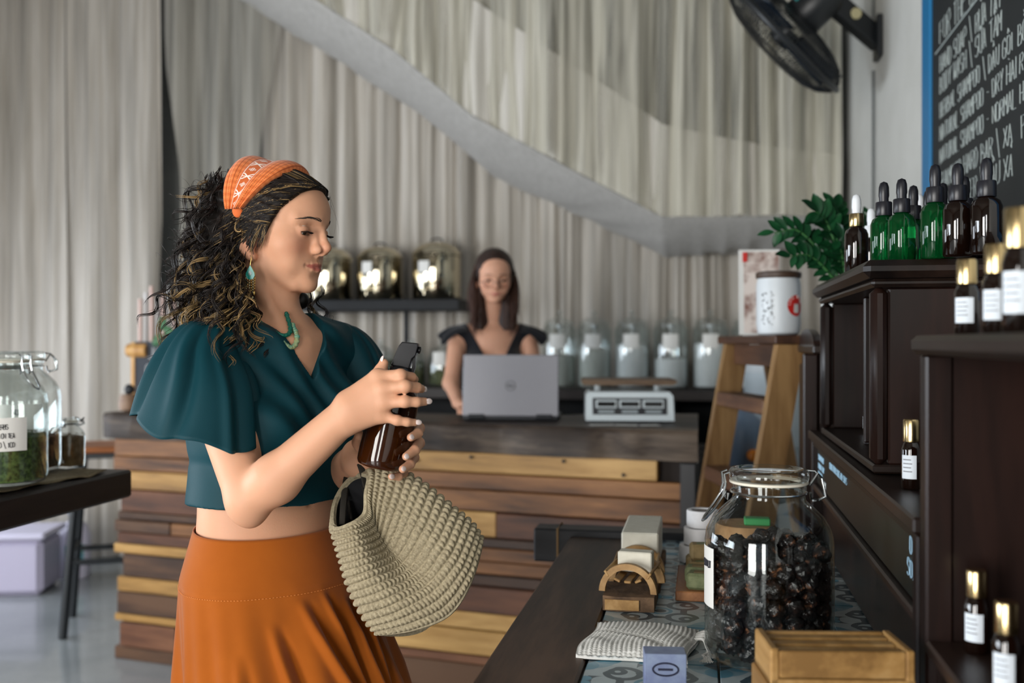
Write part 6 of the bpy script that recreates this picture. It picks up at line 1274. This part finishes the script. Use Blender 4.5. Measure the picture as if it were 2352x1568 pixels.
# rings from the open mouth (first) to the base (last): left edge, fold, right edge in the picture plane, each with its depth
L_ = [(768, 1212, 1.560), (778, 1250, 1.555), (790, 1290, 1.552), (803, 1335, 1.550), (822, 1380, 1.550), (848, 1425, 1.552), (874, 1453, 1.556)]
C1 = [(806, 1206, 1.525), (818, 1240, 1.520), (832, 1278, 1.516), (850, 1318, 1.514), (880, 1362, 1.512), (915, 1404, 1.514), (950, 1442, 1.522)]
C2 = [(838, 1180, 1.540), (862, 1216, 1.560), (886, 1254, 1.562), (918, 1290, 1.552), (956, 1326, 1.535), (996, 1362, 1.520), (1030, 1408, 1.525)]
C3 = [(842, 1135, 1.545), (878, 1152, 1.545), (920, 1180, 1.540), (965, 1212, 1.532), (1010, 1250, 1.526), (1050, 1292, 1.524), (1078, 1335, 1.530)]
R_ = [(846, 1092, 1.570), (892, 1080, 1.570), (944, 1098, 1.568), (992, 1132, 1.566), (1040, 1172, 1.565), (1080, 1206, 1.566), (1104, 1244, 1.572)]
bk1 = [(806, 1100, 1.612), (870, 1130, 1.635), (915, 1160, 1.648), (960, 1195, 1.655), (1005, 1235, 1.655), (1045, 1275, 1.648), (1075, 1320, 1.635)]
bk2 = [(771, 1152, 1.605), (815, 1235, 1.635), (840, 1280, 1.650), (870, 1322, 1.655), (905, 1365, 1.652), (942, 1405, 1.645), (975, 1440, 1.630)]
NR, NA, rows_n = 150, 420, 17
cols = [smooth_path([PP(*a) for a in q_], NR) for q_ in (L_, C1, C2, C3, R_, bk1, bk2)]
def closed_spline(pts, n):
    p = [np.array(q_) for q_ in pts]; m_ = len(p); out = []
    for k in range(n):
        t = k / n * m_; i = int(t); t -= i; a, b_, c, d = p[(i - 1) % m_], p[i % m_], p[(i + 1) % m_], p[(i + 2) % m_]
        out.append(.5 * ((2 * b_) + (-a + c) * t + (2 * a - 5 * b_ + 4 * c - d) * t * t + (-a + 3 * b_ - 3 * c + d) * t ** 3))
    return np.array(out)
G = np.array([closed_spline([c[i] for c in cols], NA) for i in range(NR)])
gu = np.gradient(G, axis=0); gv = np.roll(G, -1, 1) - np.roll(G, 1, 1); nn = np.cross(gu, gv); nn /= np.linalg.norm(nn, axis=2, keepdims=True) + 1e-12
cen = G.mean(1, keepdims=True); sgn = np.sign(((G - cen) * nn).sum(-1).mean()); nn *= sgn
tr = np.linspace(0, 1, NR)[:, None] * rows_n; per = 62; ta = np.linspace(0, 1, NA, endpoint=False)[None, :] * per
ph_ = tr % 1; rowp = np.sqrt(np.clip(1 - (2 * ph_ - 1) ** 2, 0, 1)); stv = np.abs(np.sin(np.pi * (ta + .5 * np.floor(tr) + .35 * (np.abs(ph_ - .5)))))
disp = .0050 * rowp + .0042 * stv ** .7 * rowp
Gd = G + nn * disp[..., None]
M_JUTE = noisy('jute_yarn', srgb(128, 117, 94), srgb(174, 162, 134), 200, .95, bmp=.5); nt, b = nodes(M_JUTE); 
bb = mesh_obj('bag_body', Gd.reshape(-1, 3), grid_faces(NR, NA, False, True) if sgn < 0 else grid_faces(NR, NA, False, True)[:, ::-1], M_JUTE, bag, world=True)
inn = mesh_obj('lining', (G - nn * .004).reshape(-1, 3)[:NR * NA], grid_faces(NR, NA, False, True), pmat('dark_lining', (.012, .012, .014), .9), bag, world=True)
base_c = G[-1].mean(0); Vb = np.concatenate([Gd[-1], [base_c + (G[-1].mean(0) - G[-8].mean(0)) * .0]]); mesh_obj('bag_base', Vb, [(i, (i + 1) % NA, NA) for i in range(NA)], M_JUTE, bag, world=True)
mb = MB(); e = Gd[-1]; mb.tube([Vector(p) for p in e[::4]], .0048, 6, True); tag(mb.build('base_braid', M_JUTE, bag, world=True), kind=None)
mb = MB(); e = G[0]; mb.tube([Vector(p) for p in e[::4]], .0052, 6, True); mb.build('rim_braid', M_JUTE, bag, world=True)
M_STRAP = pmat('dark_strap', srgb(34, 30, 24), .8)
for pts in ([(786, 1205, 1.575), (790, 1150, 1.60), (796, 1100, 1.625), (806, 1060, 1.655), (800, 1035, 1.69), (790, 1060, 1.68), (796, 1120, 1.64), (806, 1195, 1.60)], [(842, 1120, 1.57), (836, 1095, 1.585), (828, 1068, 1.585), (816, 1040, 1.600), (806, 1040, 1.67), (812, 1075, 1.675), (830, 1100, 1.64), (842, 1130, 1.60)]):
    mb = MB(); mb.tube(smooth_path([PP(*a) for a in pts], 40), .0055, 8, flat=.6); mb.build('strap', M_STRAP, bag, world=True)
# ================================================================ necklaces and earring
M_MAL = pmat('green_bead', srgb(8, 92, 76), .18); M_TUR = noisy('turquoise_bead', srgb(40, 140, 130), srgb(150, 150, 100), 90, .25, rnd=True)
def on_body(q, off):
    q = np.array(q, float); d = fb * .8 + A3((0, -.6, 0)); d /= np.linalg.norm(d); c = q + d * .10
    for _ in range(40): c = c - d * float(BODY.ev(np.array([c]))[0] - off) * .9
    return c
def on_body_all(Q, off):
    d = A3((.55, -.83, 0)); C = Q + d * .12
    for _ in range(40): C = C - d * (BODY.ev(C) - off)[:, None] * .9
    return C
for nm, lbl, pts, n, r, mt in (('bead_necklace', 'shorter necklace of small dark green beads around the woman\'s neck', [(588, 722), (604, 742), (630, 762), (652, 770), (672, 765), (682, 745), (680, 718)], 44, .0034, M_MAL), ('bead_necklace', 'longer turquoise bead necklace hanging below the green one', [(592, 735), (612, 757), (640, 780), (665, 796), (682, 794), (692, 775), (690, 745)], 40, .0040, M_TUR)):
    path = smooth_path([PP(px, py, 1.62) for px, py in pts], n); C = on_body_all(path, r); t = thing(nm, lbl, 'necklace', C[n // 2], 0, 'necklaces'); mb = MB()
    for i, c in enumerate(C): mb.ball(Vector(c) - t.location, (r * (1.0 + .25 * (i % 3 == 0)), r, r), 10, 8)
    tag(mb.build('beads', mt, t), kind='stuff')
    mb = MB(); mb.tube([Vector(c) - t.location for c in C], .0006, 4); mb.build('string', LASH, t)
ep = PP(575, 592, 1.612); er = thing('earring', 'turquoise teardrop earring with golden fringe hanging from the woman\'s ear', 'earring', ep); M_TEAL2 = pmat('teal_enamel', srgb(0, 150, 138), .25); M_BRASS = pmat('brass', srgb(190, 156, 92), .3, metal=1.0)
px2 = 1.612 / F
mb = MB(); mb.tube([(0, 0, .004), (.002, -.001, .001), (0, -.001, -.012)], .0006, 6); mb.build('hook', M_BRASS, er)
dro = [(0, -.012), (.0036, -.018), (.0068, -.0245), (.0072, -.029), (.005, -.0335), (0, -.0352), (-.005, -.0335), (-.0072, -.029), (-.0068, -.0245), (-.0036, -.018)]
mb = MB(); mb.prism(dro, -.0015, .0015, lambda x_, y_, h: (x_, h, y_)); mb.build('teardrop', M_TEAL2, er, False)
mb = MB(); mb.prism([(0, -.021), (.003, -.0255), (0, -.030), (-.003, -.0255)], -.0022, -.0016, lambda x_, y_, h: (x_, h, y_)); mb.build('diamond', M_MAL, er, False)
mb = MB(); mb.tube([(x_ * 1.04, 0, y_) for x_, y_ in dro], .0007, 5, True); mb.build('setting', M_BRASS, er)
for k in range(6):
    x_ = -.0072 + .0029 * k; Lk = .022 + .018 * (1 - abs(k - 2.5) / 2.5); mb = MB(); z_ = -.033 - .004 * (1 - abs(k - 2.5) / 2.5)
    for i in range(int(Lk / .0042)): mb.ball((x_ * (1 - .02 * i), -.0003, z_ - .0042 * i), (.0013, .0013, .0021), 8, 6)
    mb.ball((x_ * .85, -.0003, z_ - Lk - .002), (.0020, .0012, .0042), 8, 6); mb.build('fringe_strand', M_BRASS if k % 2 else pmat('pale_fringe', srgb(190, 180, 140), .3, metal=.8), er)
# ================================================================ the seller behind the counter
SB = A3((0, 0, 0)); SY = 4.22; sx_ = (1132 - 1176) / F * SY; ys = math.radians(-84); fs = A3((math.cos(ys), math.sin(ys), 0)); ls_ = A3((-fs[1], fs[0], 0))
pit = math.radians(13); fh2 = fs * math.cos(pit) + A3((0, 0, -math.sin(pit))); uh2 = fs * math.sin(pit) + A3((0, 0, math.cos(pit))); BS = np.stack([fh2, ls_, uh2], 1); BT2 = np.stack([fs, ls_, A3((0, 0, 1))], 1)
SO = A3((sx_ + .006, SY - .02, 1.612)); TT = lambda f, l, z: A3((sx_, SY + .03, 0)) + fs * f + ls_ * l + A3((0, 0, z))
SEL = SDF(); hs_ = head_prims(SEL, SO, BS, smile=.6)
def torso2(S_):
    S_.ell(TT(0, 0, .98), (.10, .15, .12), BT2, .03); S_.ell(TT(0, 0, 1.12), (.085, .118, .12), BT2, .04); S_.ell(TT(-.005, 0, 1.27), (.088, .125, .15), BT2, .04); S_.ell(TT(-.01, 0, 1.375), (.07, .125, .065), BT2, .04)
    for s in (-1, 1): S_.ell(TT(.06, s * .062, 1.26), (.045, .050, .048), BT2, .04); S_.cone(TT(-.015, s * .05, 1.41), TT(-.005, s * .142, 1.385), .034, .038, .035)
torso2(SEL); SEL.cone(hs_(-.02, 0, -.03), TT(-.015, 0, 1.41), .045, .046, .02)
for s, el, wr, tips in ((-1, PP(1036, 880, 4.12), PP(1052, 925, 3.98), None), (1, PP(1232, 880, 4.14), PP(1210, 930, 3.99), None)):
    sh = TT(-.005, s * .150, 1.375); SEL.cone(sh, el, .040, .032, .025); SEL.cone(el, wr, .033, .022, .02)
    hnd = wr + A3((.03 if s < 0 else -.03, -.06, -.016)); SEL.cone(wr, hnd, .021, .019, .015)
    for k in range(4):
        o_ = A3((-.021 + .014 * k, 0, 0)); a_ = hnd + o_; SEL.cone(a_, a_ + A3((0, -.035, -.004)), .0085, .0078, .006); SEL.cone(a_ + A3((0, -.035, -.004)), a_ + A3((0, -.058 + .006 * abs(k - 1.5), -.018)), .0078, .006, .003)
    SEL.cone(wr + A3((.0, -.02, -.005)), hnd + A3((.034 if s < 0 else -.034, -.015, -.008)), .012, .008, .008)
for s in (-1, 1): SEL.chain([TT(0, s * .08, .93), TT(.02, s * .08, .50), TT(0, s * .08, .09)], [.085, .055, .04], .04); SEL.cone(TT(-.03, s * .08, .04), TT(.14, s * .09, .026), .036, .024, .03)
lo, hi = SEL.bounds(); V, Q = polygonize(SEL.ev, lo, hi, .0046)
V[:, 2] = np.maximum(V[:, 2], .002)
sel = thing('person', 'woman with glasses and long brown hair in a black top behind the laptop', 'person', (sx_, SY + .03, 0)); bo_ = mesh_obj('body', V, Q, SKIN, sel, world=True); set_col(bo_, skin_cols(V, SO, BS, srgb(206, 156, 130), srgb(176, 100, 92), srgb(196, 126, 104), srgb(170, 118, 96)))
for s in (-1, 1):
    mb = MB(); mb.ball(hs_(.0700, s * .032, .0228), .0127, 16, 10); mb.build('eyeball', M_EYE, sel, world=True); mb = MB(); mb.ball(hs_(.079, s * .032, .0178), .0055, 12, 8); mb.build('iris', M_IRIS, sel, world=True)
    mb = MB(); mb.tube([hs_(.0975 - .8 * (l - .012) ** 1.3, s * l, .0425 + .004 * math.sin((l - .012) / .035 * 3)) for l in np.linspace(.012, .046, 10)], [.002] * 9 + [.0008], 6, flat=.6); mb.build('eyebrow', pmat('brown_brow', srgb(60, 40, 30), .7), sel, world=True)
# hair
M_BH = vcol_mat('brown_hair', .5, spec=.3); M_BH2 = pmat('brown_hair_mass', srgb(44, 28, 22), .55)
def hair2(X, reach=.06):
    q = (X - SO) @ BS; e = q - CC; r = CR + .010; k0 = np.sqrt(((e / r) ** 2).sum(1)); k1 = np.sqrt(((e / r ** 2) ** 2).sum(1)) + 1e-9; d = k0 * (k0 - 1) / k1
    d = np.maximum(d, (q[:, 0] - np.interp(q[:, 2] + .25 * np.abs(q[:, 1]), [-.05, .03, .075, .10, .13], [.012, .030, .058, .080, .12])) * .8)
    qq = X - A3((SO[0], SO[1], 0)); ln = np.maximum(np.sqrt(((qq[:, 0]) / .088) ** 2 + ((qq[:, 1] - .035) / .070) ** 2) - 1, 0) * .06 + np.where(np.sqrt((qq[:, 0] / .088) ** 2 + ((qq[:, 1] - .035) / .07) ** 2) < 1, -.01, 0)
    ln = np.maximum(ln, np.maximum(X[:, 2] - 1.62, 1.395 + .25 * np.abs(qq[:, 0]) - X[:, 2])); d = np.maximum(d, -(q[:, 2] + .04)); k = .02; h = np.clip(.5 + .5 * (d - ln) / k, 0, 1); d = d * (1 - h) + ln * h - k * h * (1 - h)
    face = np.sqrt((qq[:, 0] / .062) ** 2 + ((qq[:, 1] + .055) / .075) ** 2) - 1; d = np.maximum(d, np.where(X[:, 2] < 1.66, -face * .06, -1)); return d
V, Q = polygonize(hair2, SO + A3((-.13, -.13, -.26)), SO + A3((.13, .16, .16)), .004, newton=1); ho = mesh_obj('hair', V, Q, M_BH2, sel, world=True)
ST = []; rn = np.random.RandomState(5)
for i in range(420):
    s = rn.choice([-1, 1]); a = rn.rand(); z1 = rn.uniform(1.37, 1.44); l0 = s * (.004 + .035 * a); y1 = rn.uniform(-.035, .07); p0 = SO + BS @ A3((.055 - .09 * a, l0, .135 - .02 * a)); p1 = SO + BS @ A3((.02 - .06 * a, s * .085, .05)); p2 = A3((SO[0] + s * (.083 + .01 * rn.normal()), SO[1] + y1, 1.53)); p3 = A3((SO[0] + s * (.078 + .016 * rn.normal()), SO[1] + y1, z1))
    ST.append((smooth_path([p0, p1, p2, p3], 18), .0014, A3(srgb(66, 42, 32)) * rn.uniform(.5, 1.6)))
st = strands_mesh('long_strands', ST, ho, M_BH); st.matrix_parent_inverse = Matrix.Translation(-Vector((sx_, SY + .03, 0)))
# glasses
gl = thing('glasses', 'thin dark-rimmed glasses on the seated woman\'s face', 'glasses', Vector(hs_(.10, 0, .012)), 0); M_RIM = pmat('glasses_rim', srgb(40, 32, 30), .3, metal=.5)
for s in (-1, 1):
    mb = MB(); mb.tube([Vector(hs_(.102 - .010 * abs(.5 * math.cos(a)), s * (.031 + .021 * math.cos(a)), .010 + .016 * math.sin(a))) - gl.location for a in np.linspace(0, 2 * math.pi, 24, endpoint=False)], .0011, 6, True); mb.build('rim', M_RIM, gl)
    mb = MB(); mb.tube([Vector(hs_(f, s * l, z)) - gl.location for f, l, z in ((.098, .052, .012), (.085, .072, .014), (.0, .080, .014))], .0011, 6); mb.build('temple', M_RIM, gl)
mb = MB(); mb.tube([Vector(hs_(f, l, z)) - gl.location for f, l, z in ((.1005, -.011, .013), (.106, 0, .016), (.1005, .011, .013))], .0011, 6); mb.build('bridge', M_RIM, gl)
# black top with ruffled shoulders
M_BT = pmat('black_cotton', srgb(18, 20, 26), .85, sheen=.3, spec=.2); TS2 = SDF(); torso2(TS2)
def top2(X, reach=.06):
    d = TS2.ev(X, .08) - .008; q = (X - TT(0, 0, 0)) @ BT2; f, l, z = q[:, 0], q[:, 1], q[:, 2]; d = np.maximum(d, .95 - z)
    v = (z - 1.215) * .80 - np.abs(l) * 1.55; d = np.maximum(d, np.where(f > -.03, np.minimum(v, .05), z - 1.415)); d = np.maximum(d, np.abs(l) - .155); return d
V, Q = polygonize(top2, TT(0, 0, .93) - A3((.22, .22, 0)), TT(0, 0, 1.46) + A3((.22, .22, 0)), .0045, newton=1); t2 = mesh_obj('black_top', V, Q, M_BT, sel, world=True)
for s in (-1, 1):
    V = []; na_, nb_ = 40, 14
    for i in range(na_):
        a = -1.15 + 2.3 * i / (na_ - 1)
        for j in range(nb_):
            t = j / (nb_ - 1); r = .052 + .030 * t; out = .112 + .112 * t * (1 - .12 * a * a) + .012 * t * math.sin(a * 9 + s); V.append(TT(-.005 + r * math.sin(a) * 1.15, s * out, 1.385 + r * math.cos(a) * .75 - .062 * t * t + .010 * t * math.sin(a * 11)))
    o = mesh_obj('shoulder_ruffle', np.array(V), grid_faces(na_, nb_), M_BT, t2); o.data.transform(Matrix.Translation(-Vector((sx_, SY + .03, 0)))); sm = o.modifiers.new('thick', 'SOLIDIFY'); sm.thickness = .003
